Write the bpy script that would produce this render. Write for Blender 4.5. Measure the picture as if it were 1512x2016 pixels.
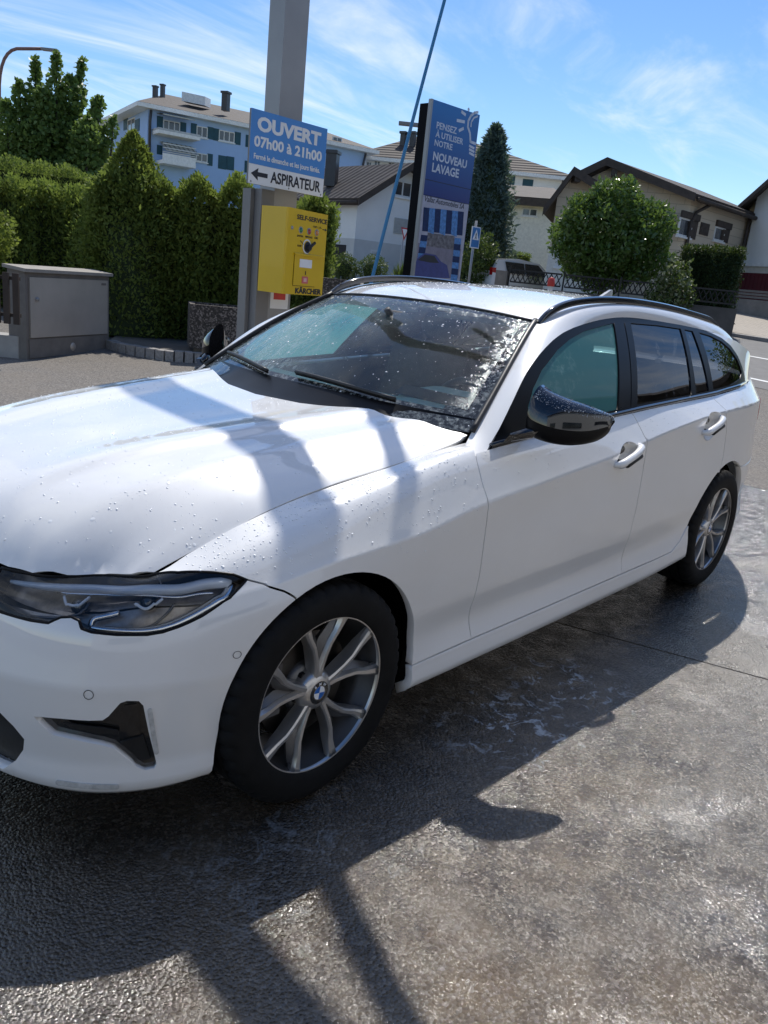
import bpy, bmesh, math, random
import numpy as np
from math import *
from mathutils import Vector, Matrix
from mathutils.geometry import delaunay_2d_cdt
for o in list(bpy.data.objects): bpy.data.objects.remove(o)
SC=bpy.context.scene; COL=SC.collection
# ------------------------------------------------------------------ camera
CAM=np.array([1.3946,2.2436,1.4258]);YAW,PITCH,ROLL,FPX=3.855605,.285718,.105353,1568.58
PW,PH=1512,2016
_f=np.array([cos(PITCH)*cos(YAW),cos(PITCH)*sin(YAW),-sin(PITCH)])
_r=np.cross(_f,[0,0,1.]);_r/=np.linalg.norm(_r);_u=np.cross(_r,_f)
CR=cos(ROLL)*_r+sin(ROLL)*_u;CU=-sin(ROLL)*_r+cos(ROLL)*_u
FWD=np.array([cos(YAW),sin(YAW),0.]);RGT=np.array([sin(YAW),-cos(YAW),0.])
cd=bpy.data.cameras.new('camera');co=bpy.data.objects.new('camera',cd);COL.objects.link(co)
co.matrix_world=Matrix(((CR[0],CU[0],-_f[0],CAM[0]),(CR[1],CU[1],-_f[1],CAM[1]),(CR[2],CU[2],-_f[2],CAM[2]),(0,0,0,1)))
cd.sensor_fit='VERTICAL';cd.sensor_height=36;cd.lens=FPX/PH*36;cd.clip_start=.05;cd.clip_end=2000
SC.camera=co
SC.render.resolution_x=768;SC.render.resolution_y=1024
# ------------------------------------------------------------------ world, sun, exposure
SUNV=Vector((-.60,-.355,1.0)).normalized()          # towards the sun
SUN_EL=asin(SUNV.z);SUN_AZ=atan2(SUNV.x,SUNV.y)     # azimuth from +Y, clockwise
W=bpy.data.worlds.new('World');SC.world=W;W.use_nodes=True
nt=W.node_tree;nt.nodes.clear()
wo=nt.nodes.new('ShaderNodeOutputWorld');bg=nt.nodes.new('ShaderNodeBackground');sk=nt.nodes.new('ShaderNodeTexSky')
sk.sky_type='NISHITA';sk.sun_disc=False;sk.sun_elevation=SUN_EL;sk.sun_rotation=SUN_AZ;sk.air_density=1.0;sk.dust_density=.25;sk.ozone_density=2.2;sk.altitude=400
# thin cirrus: noise stretched along one direction on a flat layer overhead
tc=nt.nodes.new('ShaderNodeTexCoord');sep=nt.nodes.new('ShaderNodeSeparateXYZ');nt.links.new(tc.outputs['Generated'],sep.inputs[0])
def wm(op,a,b=None,c=None):
    n=nt.nodes.new('ShaderNodeMath');n.operation=op
    for i,v in enumerate((a,b,c)):
        if v is None: continue
        if isinstance(v,(int,float)): n.inputs[i].default_value=v
        else: nt.links.new(v,n.inputs[i])
    return n.outputs[0]
zz=wm('ADD',wm('MAXIMUM',sep.outputs[2],0.0),.09)
cx=wm('DIVIDE',sep.outputs[0],zz);cy=wm('DIVIDE',sep.outputs[1],zz)
cmb=nt.nodes.new('ShaderNodeCombineXYZ');nt.links.new(cx,cmb.inputs[0]);nt.links.new(cy,cmb.inputs[1])
mp=nt.nodes.new('ShaderNodeMapping');nt.links.new(cmb.outputs[0],mp.inputs[0]);mp.inputs['Rotation'].default_value=(0,0,radians(-38));mp.inputs['Scale'].default_value=(.5,1.25,1);mp.inputs['Location'].default_value=(1.6,.55,0)
n1=nt.nodes.new('ShaderNodeTexNoise');nt.links.new(mp.outputs[0],n1.inputs['Vector']);n1.inputs['Scale'].default_value=1.1;n1.inputs['Detail'].default_value=9;n1.inputs['Roughness'].default_value=.62;n1.inputs['Distortion'].default_value=1.3
n2=nt.nodes.new('ShaderNodeTexNoise');nt.links.new(cmb.outputs[0],n2.inputs['Vector']);n2.inputs['Scale'].default_value=.32;n2.inputs['Detail'].default_value=3
cov=wm('MULTIPLY',wm('SUBTRACT',wm('ADD',n1.outputs[0],wm('MULTIPLY',n2.outputs[0],.60)),.72),3.2)
cov=wm('MINIMUM',wm('MAXIMUM',cov,0.0),1.0)
cov=wm('MULTIPLY',wm('POWER',cov,1.5),.80)
mx=nt.nodes.new('ShaderNodeMixRGB');nt.links.new(cov,mx.inputs[0])
hs=nt.nodes.new('ShaderNodeHueSaturation');hs.inputs['Saturation'].default_value=1.24;hs.inputs['Hue'].default_value=.504;nt.links.new(sk.outputs[0],hs.inputs['Color'])
nt.links.new(hs.outputs[0],mx.inputs[1]);mx.inputs[2].default_value=(7.6,7.9,8.3,1)
nt.links.new(mx.outputs[0],bg.inputs[0]);bg.inputs[1].default_value=.094
nt.links.new(bg.outputs[0],wo.inputs[0])
sd=bpy.data.lights.new('sun','SUN');sd.energy=3.05;sd.angle=radians(.53);sd.color=(1,.955,.88)
so=bpy.data.objects.new('sun',sd);COL.objects.link(so);so.location=(-10,-6,15);so.rotation_euler=(-SUNV).to_track_quat('-Z','Y').to_euler()
SC.view_settings.view_transform='Standard';SC.view_settings.look='None';SC.view_settings.gamma=1;SC.view_settings.exposure=.60
SC.view_settings.use_curve_mapping=False
SC.render.engine='CYCLES'
try: SC.cycles.max_bounces=10;SC.cycles.transparent_max_bounces=16;SC.cycles.sample_clamp_indirect=6
except Exception: pass
# ------------------------------------------------------------------ placing helpers
def ray(px,py):
    d=_f+CR*((px-PW/2)/FPX)+CU*(-(py-PH/2)/FPX);return d
def at(px,py,D):
    d=ray(px,py);return CAM+d*(D/(d@FWD))
def hplane(px,py,A,B):
    """where the ray meets the vertical plane through the plan points A and B"""
    A=np.array(A[:2]);B=np.array(B[:2]);t=B-A;n=np.array([-t[1],t[0]]);d=ray(px,py)
    k=((A-CAM[:2])@n)/(d[:2]@n);return CAM+d*k
RNG=np.random.default_rng(7);random.seed(7)
# ------------------------------------------------------------------ materials
class NT:
    def __init__(s,name):
        s.m=bpy.data.materials.new(name);s.m.use_nodes=True;s.t=s.m.node_tree;s.t.nodes.clear()
        s.out=s.n('OutputMaterial')
    def n(s,typ,inp=None,**kw):
        n=s.t.nodes.new('ShaderNode'+typ)
        for k,v in kw.items(): setattr(n,k,v)
        for k,v in (inp or {}).items():
            if isinstance(v,bpy.types.NodeSocket): s.t.links.new(v,n.inputs[k])
            else: n.inputs[k].default_value=v
        return n
    def math(s,op,a,b=0.0,clamp=False):
        n=s.n('Math',{0:a,1:b},operation=op);n.use_clamp=clamp;return n.outputs[0]
    def mix(s,f,a,b):
        n=s.n('MixRGB',{0:f,1:a,2:b});return n.outputs[0]
    def ramp(s,f,p0,p1):
        n=s.n('MapRange',{0:f,1:p0,2:p1});n.clamp=True;return n.outputs[0]
    def noise(s,v,scale,detail=4,rough=.55,dist=0.0):
        return s.n('TexNoise',{'Vector':v,'Scale':scale,'Detail':detail,'Roughness':rough,'Distortion':dist}).outputs[0]
    def coord(s,k='Object'): return s.n('TexCoord').outputs[k]
    def mapping(s,v,scale=(1,1,1),rot=(0,0,0),loc=(0,0,0)):
        return s.n('Mapping',{'Vector':v,'Scale':scale,'Rotation':rot,'Location':loc}).outputs[0]
    def pbsdf(s,**inp):
        d={k.replace('_',' '):v for k,v in inp.items()};return s.n('BsdfPrincipled',d)
    def bump(s,h,strength,dist=.01):
        return s.n('Bump',{'Height':h,'Strength':strength,'Distance':dist}).outputs[0]
    def done(s,sh):
        s.t.links.new(sh.outputs[0] if hasattr(sh,'outputs') else sh,s.out.inputs[0]);return s.m
MAT={}
def c4(c): return (c[0],c[1],c[2],1.0)
def plain(name,col,rough=.6,metal=0.0,var=.12,scale=8,bump=0.0,spec=.5,coat=0.0,bscale=None,tr=None):
    if name in MAT: return MAT[name]
    t=NT(name);v=t.coord();f=t.noise(v,scale,5,.6)
    col2=tuple(min(1,x*(1-var)) for x in col);col3=tuple(min(1,x*(1+var)) for x in col)
    c=t.mix(t.ramp(f,.3,.7),c4(col2),c4(col3))
    kw=dict(Base_Color=c,Roughness=rough,Metallic=metal,Specular_IOR_Level=spec,Coat_Weight=coat)
    if bump: kw['Normal']=t.bump(t.noise(v,bscale or scale*6,4,.6),bump,.01)
    MAT[name]=t.done(t.pbsdf(**kw));return MAT[name]
# ------------------------------------------------------------------ mesh helpers
class MB:
    def __init__(s): s.v=[];s.f=[]
    def add(s,vs,fs):
        b=len(s.v);s.v+=[tuple(map(float,x)) for x in vs];s.f+=[tuple(i+b for i in f) for f in fs];return s
    def box(s,c,d,rz=0.0,ax=None):
        """centre, full size, rotation about z (or explicit axes)"""
        if ax is None: ax=((cos(rz),sin(rz),0),(-sin(rz),cos(rz),0),(0,0,1))
        X,Y,Z=[np.array(a,float)*h/2 for a,h in zip(ax,d)];c=np.array(c,float)
        vs=[c+i*X+j*Y+k*Z for k in(-1,1) for j in(-1,1) for i in(-1,1)]
        return s.add(vs,[(0,2,3,1),(4,5,7,6),(0,1,5,4),(2,6,7,3),(0,4,6,2),(1,3,7,5)])
    def box2(s,x0,x1,y0,y1,z0,z1): return s.box(((x0+x1)/2,(y0+y1)/2,(z0+z1)/2),(abs(x1-x0),abs(y1-y0),abs(z1-z0)))
    def quad(s,a,b,c,d): return s.add([a,b,c,d],[(0,1,2,3)])
    def prism(s,poly,d):
        """closed polygon (3-D points) pushed along vector d"""
        n=len(poly);P=[np.array(q,float) for q in poly];d=np.array(d,float)
        return s.add(P+[q+d for q in P],[tuple(range(n))[::-1],tuple(range(n,2*n))]+[(i,(i+1)%n,n+(i+1)%n,n+i) for i in range(n)])
    def tube(s,path,r,seg=8,cap=True):
        P=[np.array(q,float) for q in path];n=len(P);rs=r if hasattr(r,'__len__') else [r]*n;vs=[];prev=None
        for i in range(n):
            t=P[min(i+1,n-1)]-P[max(i-1,0)];t/=max(np.linalg.norm(t),1e-9)
            if prev is None:
                a=np.array([0,0,1.]) if abs(t[2])<.9 else np.array([1.,0,0]);u=np.cross(t,a)
            else: u=prev-t*(prev@t)
            u/=max(np.linalg.norm(u),1e-9);prev=u;w=np.cross(t,u)
            vs+=[P[i]+rs[i]*(cos(2*pi*k/seg)*u+sin(2*pi*k/seg)*w) for k in range(seg)]
        fs=[(i*seg+k,i*seg+(k+1)%seg,(i+1)*seg+(k+1)%seg,(i+1)*seg+k) for i in range(n-1) for k in range(seg)]
        if cap: fs+=[tuple(range(seg))[::-1],tuple((n-1)*seg+k for k in range(seg))]
        return s.add(vs,fs)
    def lathe(s,prof,seg=32,c=(0,0,0),axis='z',close=False):
        vs=[];n=len(prof)
        for k in range(seg):
            a=2*pi*k/seg
            for r,h in prof:
                q=(r*cos(a),r*sin(a),h) if axis=='z' else (r*cos(a),h,r*sin(a))
                vs.append((c[0]+q[0],c[1]+q[1],c[2]+q[2]))
        m=n if close else n-1
        fs=[(k*n+i,((k+1)%seg)*n+i,((k+1)%seg)*n+(i+1)%n,k*n+(i+1)%n) for k in range(seg) for i in range(m)]
        return s.add(vs,fs)
    def grid(s,P):
        P=np.asarray(P,float);m,n=P.shape[:2]
        return s.add(P.reshape(-1,3),[(i*n+j,(i+1)*n+j,(i+1)*n+j+1,i*n+j+1) for i in range(m-1) for j in range(n-1)])
    def sphere(s,c,r,seg=12,ring=8):
        r=np.array(r if hasattr(r,'__len__') else (r,r,r),float);vs=[];c=np.array(c,float)
        for i in range(ring+1):
            t=pi*i/ring
            for k in range(seg): vs.append(c+r*np.array([sin(t)*cos(2*pi*k/seg),sin(t)*sin(2*pi*k/seg),cos(t)]))
        return s.add(vs,[(i*seg+k,(i+1)*seg+k,(i+1)*seg+(k+1)%seg,i*seg+(k+1)%seg) for i in range(ring) for k in range(seg)])
def link(o,parent=None):
    COL.objects.link(o)
    if parent is not None: o.parent=parent
    return o
def mesh_from(name,v,f,mat,smooth=False,normals=None,angle=None):
    me=bpy.data.meshes.new(name);me.from_pydata([tuple(x) for x in v],[],f);me.update()
    if mat:
        for m in (mat if isinstance(mat,(list,tuple)) else [mat]): me.materials.append(m)
    if smooth or normals is not None:
        me.polygons.foreach_set('use_smooth',[True]*len(me.polygons))
        if angle is not None: me.set_sharp_from_angle(angle=radians(angle))
    if normals is not None: me.normals_split_custom_set_from_vertices([tuple(n) for n in normals])
    return me
def obj(name,mb,mat,parent=None,smooth=False,angle=None,rel=None,recalc=False,normals=None):
    v=np.array(mb.v,float) if isinstance(mb,MB) else np.array(mb[0],float);f=mb.f if isinstance(mb,MB) else mb[1]
    if rel is not None: v=v-np.array(rel)
    me=mesh_from(name,v,f,mat,smooth,normals,angle)
    if recalc:
        b=bmesh.new();b.from_mesh(me);bmesh.ops.remove_doubles(b,verts=b.verts,dist=1e-5);bmesh.ops.recalc_face_normals(b,faces=b.faces);b.to_mesh(me);b.free()
        if smooth and angle is not None: me.set_sharp_from_angle(angle=radians(angle))
    return link(bpy.data.objects.new(name,me),parent)
def tag(o,label,cat,group=None,kind=None):
    if label: o['label']=label
    if cat: o['category']=cat
    if group: o['group']=group
    if kind: o['kind']=kind
    return o
def thing(name,label,cat,loc=(0,0,0),rz=0.0,group=None):
    o=bpy.data.objects.new(name,None);COL.objects.link(o);o.location=tuple(loc);o.rotation_euler=(0,0,rz);o.empty_display_size=.2
    return tag(o,label,cat,group)
def structure(name,mb,mat,smooth=False):
    o=obj(name,mb,mat,None,smooth);o['kind']='structure';return o
def copy_tree(o,parent=None):
    c=o.copy();COL.objects.link(c);c.parent=parent
    for ch in list(o.children): copy_tree(ch,c)
    return c
def text_part(name,body,h,mat,parent,origin,ux,uz,bold=0.0,sx=1.0,align='LEFT',lift=.0015,shear=0.0,thick=.0008):
    """lettering: origin = baseline start, ux = reading direction, uz = up (all in the parent's space); h = capital height"""
    cu=bpy.data.curves.new(name,'FONT');cu.body=body;cu.size=1.0;cu.align_x=align;cu.offset=bold;cu.shear=shear;cu.extrude=.004;cu.resolution_u=3
    tmp=bpy.data.objects.new('tmp',cu);COL.objects.link(tmp);bpy.context.view_layer.update()
    me=bpy.data.meshes.new_from_object(tmp.evaluated_get(bpy.context.evaluated_depsgraph_get()));bpy.data.objects.remove(tmp)
    k=h/.69;ux=np.array(ux,float);uz=np.array(uz,float);n=np.cross(ux,uz);O=np.array(origin,float)+n*lift
    co=np.zeros(len(me.vertices)*3);me.vertices.foreach_get('co',co);co=co.reshape(-1,3)
    P=O+np.outer(co[:,0]*k*sx,ux)+np.outer(co[:,1]*k,uz)+np.outer(co[:,2]/.004*thick,n)
    me.vertices.foreach_set('co',P.ravel());me.materials.clear();me.materials.append(mat);me.update();me.name=name
    return link(bpy.data.objects.new(name,me),parent)
# ---------- interpolation helpers ----------
class NatSpline:
    def __init__(s,t,P):
        s.t=np.asarray(t,float);P=np.asarray(P,float);s.P=P.reshape(len(P),-1);n=len(t);h=np.diff(s.t)
        A=np.eye(n);B=np.zeros((n,s.P.shape[1]))
        for i in range(1,n-1):
            A[i,i-1]=h[i-1];A[i,i]=2*(h[i-1]+h[i]);A[i,i+1]=h[i]
            B[i]=6*((s.P[i+1]-s.P[i])/h[i]-(s.P[i]-s.P[i-1])/h[i-1])
        s.m=np.linalg.solve(A,B);s.h=h
    def __call__(s,x):
        x=np.atleast_1d(np.asarray(x,float));i=np.clip(np.searchsorted(s.t,x)-1,0,len(s.h)-1)
        h=s.h[i][:,None];a=(s.t[i+1]-x)[:,None];b=(x-s.t[i])[:,None]
        return (s.m[i]*a**3+s.m[i+1]*b**3)/(6*h)+(s.P[i]/h-s.m[i]*h/6)*a+(s.P[i+1]/h-s.m[i+1]*h/6)*b
class Pchip:
    def __init__(s,x,y):
        x=np.asarray(x,float);y=np.asarray(y,float)
        if x[0]>x[-1]: x=x[::-1];y=y[::-1]
        h=np.diff(x);d=np.diff(y)/h;m=np.zeros(len(x))
        for i in range(1,len(x)-1):
            if d[i-1]*d[i]>0:
                w1=2*h[i]+h[i-1];w2=h[i]+2*h[i-1];m[i]=(w1+w2)/(w1/d[i-1]+w2/d[i])
        m[0]=d[0];m[-1]=d[-1];s.x,s.y,s.m=x,y,m
    def __call__(s,q):
        q=np.asarray(q,float);i=np.clip(np.searchsorted(s.x,q)-1,0,len(s.x)-2)
        h=s.x[i+1]-s.x[i];t=(q-s.x[i])/h
        inb=np.clip(t,0,1);tt=inb
        v=(2*tt**3-3*tt**2+1)*s.y[i]+(tt**3-2*tt**2+tt)*h*s.m[i]+(-2*tt**3+3*tt**2)*s.y[i+1]+(tt**3-tt**2)*h*s.m[i+1]
        return v+np.where(t<0,(q-s.x[i])*s.m[i],0)+np.where(t>1,(q-s.x[i+1])*s.m[i+1],0)
# ---------- lower body shell ----------
BP=np.array([(-3.915,0),(-3.89,.45),(-3.69,.70),(-3.40,.828),(-3.10,.886),(-2.85,.902),(-2.50,.900),(-2.0,.897),(-1.5,.897),(-1.0,.897),
 (-.6,.895),(-.35,.897),(0,.897),(.2,.882),(.36,.848),(.49,.79),(.60,.705),(.70,.55),(.765,.28),(.78,0)])
_ch=np.concatenate([[0],np.cumsum(np.linalg.norm(np.diff(BP,axis=0),axis=1))]);_ch=_ch-_ch[-1]+5.945608
BS=NatSpline(_ch,BP)
#        0    1    2    3    4    5    6    7    8    9    10   11   12   13   14   15   16   17   18   19
RZ=[[.27,.27,.27,.28,.25,.23,.20,.180,.178,.178,.178,.184,.186,.184,.168,.152,.148,.148,.150,.150],
    [.31,.31,.31,.31,.28,.26,.225,.205,.203,.203,.203,.208,.21,.208,.190,.174,.170,.170,.172,.172],
    [.36,.36,.36,.36,.33,.31,.30,.280,.278,.278,.278,.280,.28,.28,.27,.262,.260,.258,.255,.255],
    [.45,.45,.45,.43,.41,.40,.39,.365,.36,.36,.36,.365,.37,.37,.36,.35,.35,.345,.34,.34],
    [.56,.56,.56,.55,.53,.52,.50,.48,.47,.47,.46,.46,.47,.475,.475,.472,.47,.468,.465,.465],
    [.68,.68,.68,.67,.65,.64,.63,.62,.60,.59,.57,.56,.56,.565,.57,.58,.585,.587,.59,.59],
    [.80,.80,.80,.80,.80,.79,.80,.79,.745,.71,.67,.635,.635,.625,.615,.618,.622,.625,.64,.64],
    [.96,.96,.965,.978,.985,.982,.967,.922,.857,.812,.775,.732,.705,.672,.655,.655,.648,.640,.650,.66],
    [1.10,1.10,1.095,1.085,1.068,1.052,1.033,1.014,.986,.952,.915,.868,.800,.748,.708,.688,.668,.658,.672,.69],
    [1.11,1.11,1.105,1.09,1.072,1.055,1.036,1.017,.989,.956,.922,.886,.832,.787,.735,.692,.686,.676,.692,.715]]
RO=[[.05,.05,.05,.05,.05,.05,.045,.045,.045,.045,.045,.045,.045,.045,.045,.05,.05,.05,.05,.05],
    [.012]*14+[.014,.018,.02,.02,.02,.02],
    [.004]*12+[.004,.006,.008,.010,.012,.012,.012,.012],
    [.010,.010,.010,.010,.008,.008,.018,.022,.022,.022,.022,.014,.006,.004,.003,.002,.002,.002,.002,.002],
    [0,0,0,0,.002,.004,.006,.007,.007,.007,.007,.005,.002,.0,-.002,-.004,-.004,-.004,-.004,-.004],
    [.004,.004,.004,.002,0,0,0,.001,.001,.001,.001,.001,.0,.002,.008,.018,.022,.026,.03,.03],
    [.02,.02,.02,.012,.006,.003,0,-.001,-.002,-.002,-.002,-.002,.001,.006,.018,.034,.042,.046,.045,.045],
    [.06,.06,.045,.025,.010,.000,-.006,-.010,-.011,-.010,-.008,-.003,.010,.022,.036,.055,.066,.064,.055,.055],
    [.11,.11,.11,.10,.088,.076,.066,.060,.064,.071,.074,.078,.085,.085,.085,.088,.098,.085,.065,.065],
    [.14,.14,.14,.12,.11,.10,.085,.077,.079,.155,.163,.170,.185,.178,.163,.128,.142,.100,.075,.075]]
NB=np.array([0,.026,.10,.185,.295,.41,.50,.60,.72,.84])   # nominal row coordinate
CREASE={2,4,7}
_RZ=[Pchip(_ch,r) for r in RZ];_RO=[Pchip(_ch,r) for r in RO]
def shell(a,b):
    a=np.atleast_1d(np.asarray(a,float));b=np.atleast_1d(np.asarray(b,float))
    c=BS(a);e=1e-3;d=(BS(a+e)-BS(a-e));d/=np.linalg.norm(d,axis=1)[:,None]
    n=np.stack([-d[:,1],d[:,0]],1)   # outward (going rear->front on left side: d=+x, n=+y)
    rows=[]
    for j in range(10):
        o=_RO[j](a);z=_RZ[j](a);rows.append(np.stack([c[:,0]-n[:,0]*o,c[:,1]-n[:,1]*o,z],1))
    Rw=np.stack(rows,1)              # (N,10,3)
    j=np.clip(np.searchsorted(NB,b)-1,0,8)
    h=(NB[j+1]-NB[j]);t=np.clip((b-NB[j])/h,0,1)[:,None]
    idx=np.arange(len(a))
    def tan(k,side,seg):
        kk=np.asarray(k);km=np.clip(kk-1,0,9);kp=np.clip(kk+1,0,9)
        dl=(Rw[idx,kk]-Rw[idx,km])/np.maximum(NB[kk]-NB[km],1e-9)[:,None]
        dr=(Rw[idx,kp]-Rw[idx,kk])/np.maximum(NB[kp]-NB[kk],1e-9)[:,None]
        hl=np.maximum(NB[kk]-NB[km],0)[:,None];hr=np.maximum(NB[kp]-NB[kk],0)[:,None]
        m=(dl*hr+dr*hl)/(hl+hr)
        end=(kk==0);m=np.where(end[:,None],dr,m);m=np.where((kk==9)[:,None],dl,m)
        cr=np.isin(kk,list(CREASE))[:,None]
        one=dr if side==0 else dl
        return np.where(cr,one,m)
    m0=tan(j,0,j);m1=tan(j+1,1,j);hh=h[:,None]
    return (2*t**3-3*t**2+1)*Rw[idx,j]+(t**3-2*t**2+t)*hh*m0+(-2*t**3+3*t**2)*Rw[idx,j+1]+(t**3-t**2)*hh*m1
SMAX=_ch[-1]
def a_of_x(x):  # plan arclength for a given x on the left side
    s=np.linspace(_ch[0],SMAX,4000);c=BS(s);return np.interp(x,c[:,0],s)
# ---------- hood ----------
_f9=shell(np.linspace(4.99,SMAX-.002,90),np.full(90,.838))[::-1]
_hf=lambda y:np.interp(y,_f9[:,1],_f9[:,0])
_hfz=lambda y:np.interp(y,_f9[:,1],_f9[:,2])
def _h0(x,y):
    w=np.clip(np.abs(y)/HE_Y(x),0,1.05);return HC_Z(x)-(HC_Z(x)-HE_Z(x))*(.06*w**2+.94*w**5)
def _roll(x,y,f):
    xf=_hf(np.abs(y));return (_h0(xf,y)-_hfz(np.abs(y)))*np.exp(-np.clip(f,0,9)/.10)*(np.abs(y)<.70)*np.clip((.70-np.abs(y))/.05,0,1)
HE_Y=Pchip([-.75,-.3,.1,.25,.413,.8],[.735,.728,.712,.704,.688,.672])
HE_Z=Pchip([-.80,-.72,-.69,-.567,-.36,-.125,.11,.25,.413,.53,.612,.70,.80],[.968,.956,.942,.916,.887,.855,.803,.752,.692,.61,.53,.42,.30])
HC_Z=Pchip([-.90,-.66,-.4,-.1,.2,.45,.56,.612,.66,.705,.75],[1.022,1.0,.975,.945,.910,.866,.832,.806,.772,.735,.69])
def hood_z(x,y):
    x=np.asarray(x,float);w=np.clip(np.abs(y)/HE_Y(x),0,1.05)
    g=.06*w**2+.94*w**5
    zc,ze=HC_Z(x),HE_Z(x)
    z=zc-(zc-ze)*g
    # power-dome ridge: a soft crease at ridge y
    yr=.30+.16*np.clip((-x+.5)/1.2,0,1);d=np.abs(y)-yr
    fade=np.clip((.62-x)/.25,0,1)*(1-np.exp(-np.clip(_hf(np.abs(y))-x,0,9)/.12))
    z+=fade*(.015*np.exp(-(d/.10)**2)*(d<0)+.015*np.exp(-(d/.030)**2)*(d>=0))
    y2=.50+.09*np.clip((-x+.4)/1.1,0,1);d2=np.abs(y)-y2
    z+=fade*.007*np.exp(-(d2/.04)**2)
    f=_hf(np.abs(y))-x;
    return z-_roll(x,y,f)
HOOD_FRONT=[(float(_hf(y)),y) for y in (0,.08,.16,.24,.32,.38,.44,.50,.56,.62,.66,.688)]
HOOD_REAR=[(-.43,0),(-.46,.2),(-.55,.42),(-.66,.60),(-.712,.70),(-.725,.735)]
# ---------- greenhouse ----------
W_EDGE=np.array([(-.735,.740,.965),(-.876,.70,1.062),(-1.026,.655,1.164),(-1.178,.603,1.253),(-1.307,.560,1.320)])
C0=np.array(list(map(tuple,W_EDGE))+[(-1.50,.560,1.374),(-1.8,.563,1.411),(-2.1,.563,1.421),(-2.5,.558,1.411),(-2.9,.546,1.383),(-3.2,.532,1.345),(-3.42,.52,1.275)])
T1=np.array([(-.655,.850,.925),(-.76,.826,.985),(-.87,.798,1.057),(-1.025,.741,1.155),(-1.266,.678,1.264),(-1.45,.65,1.311),(-1.681,.631,1.345),(-1.899,.621,1.362),(-2.227,.622,1.359),(-2.508,.628,1.347),(-2.875,.646,1.318),(-3.10,.675,1.262),(-3.26,.715,1.18),(-3.33,.75,1.10)])

_ab=np.linspace(_ch[2],a_of_x(-.55),300);_rb=shell(_ab,np.full(300,NB[8]))
BELT_Y=lambda x:np.interp(x,_rb[:,0],_rb[:,1])
BELT_Z=lambda x:np.interp(x,_rb[:,0],_rb[:,2])
def dlo(x,z):
    yb,zb=BELT_Y(x),BELT_Z(x);s=(z-zb)/(1.36-zb)
    return yb+(.622-yb)*s+.014*np.sin(np.pi*np.clip(s,0,1))-.004
# ================================================================== materials for the car
def m_paint():
    t=NT('white_paint');v=t.coord()
    f=t.noise(v,3.0,5,.6);rough=t.n('MapRange',{0:f,1:.3,2:.7,3:.28,4:.42}).outputs[0]
    film=t.noise(t.mapping(v,(5,5,2)),1.0,4,.6)
    return t.done(t.pbsdf(Base_Color=t.mix(t.ramp(t.noise(v,1.7,6,.65),.35,.75),c4((.82,.82,.82)),c4((.78,.775,.765))),Roughness=rough,Coat_Weight=1.0,Coat_IOR=1.7,Coat_Roughness=t.n('MapRange',{0:film,1:.35,2:.75,3:.01,4:.05}).outputs[0],Specular_IOR_Level=.5))
PAINT=m_paint()
SATB=plain('satin_black_trim',(.005,.005,.006),.3,0,.2,5,spec=.14)
GLOSSB=plain('gloss_black',(.006,.006,.007),.08,0,.2,5,coat=1.0)
PLASTIC=plain('black_plastic',(.012,.012,.013),.45,0,.25,20,.05)
RUBBER=plain('tyre_rubber',(.009,.009,.0095),.7,0,.3,14,.08,spec=.18,bscale=90)
RIM=plain('rim_grey_metal',(.56,.545,.53),.28,.8,.10,10)
RIMD=plain('rim_dark_metal',(.15,.15,.155),.38,.8,.15,10)
DISC=plain('brake_disc',(.09,.085,.08),.35,.9,.2,20)
CHROME=plain('lamp_chrome',(.75,.76,.78),.12,1,.05,5)
LAMPD=plain('lamp_inner_dark',(.34,.30,.265),.28,.7,.45,22)
DRLM=plain('light_guide',(.90,.93,.97),.10,0,.05,5,coat=1.0)
CABIN=plain('cabin_grey',(.055,.06,.062),.7,0,.25,12,.1)
DASHM=plain('dash_grey',(.50,.56,.55),.65,0,.12,30,.15)
SEATM=plain('seat_black',(.05,.052,.055),.6,0,.3,18,.1)
REDL=plain('tail_red',(.35,.008,.012),.08,0,.1,5,coat=1.0)
WHITEL=plain('print_white',(.82,.83,.85),.5,0,.04,4)
BLUEL=plain('roundel_blue',(.01,.12,.45),.3,0,.05,4)
def m_glass(name,tint,refl=1.45,film=0.0,filmcol=(.55,.6,.6),streak=False,body=0.0,bodycol=(.1,.2,.2)):
    t=NT(name);v=t.coord()
    fr=t.n('Fresnel',{'IOR':refl}).outputs[0]
    tr=t.n('BsdfTransparent',{'Color':c4(tint)});gl=t.n('BsdfGlossy',{'Color':(1,1,1,1),'Roughness':.0})
    s=t.n('MixShader',{0:fr,1:tr.outputs[0],2:gl.outputs[0]})
    if body: s=t.n('MixShader',{0:body,1:s.outputs[0],2:t.n('AddShader',{0:t.n('BsdfDiffuse',{'Color':c4(tuple(x*.6 for x in bodycol))}).outputs[0],1:t.n('BsdfTranslucent',{'Color':c4(bodycol)}).outputs[0]}).outputs[0]})
    if film:
        vv=t.mapping(v,(9,9,1.6) if streak else (1,1,1))
        a=t.ramp(t.noise(vv,2.2 if streak else 2.6,6,.7,.6),.52,.72);b=t.ramp(t.noise(v,26 if not streak else 14,4,.75),.50,.66)
        k=t.math('MULTIPLY',t.math('MULTIPLY',a,b),film,True)
        d=t.n('AddShader',{0:t.n('BsdfDiffuse',{'Color':c4(filmcol)}).outputs[0],1:t.n('BsdfTranslucent',{'Color':c4(tuple(x*.5 for x in filmcol))}).outputs[0]})
        s=t.n('MixShader',{0:k,1:s.outputs[0],2:d.outputs[0]})
    return t.done(s)
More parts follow.
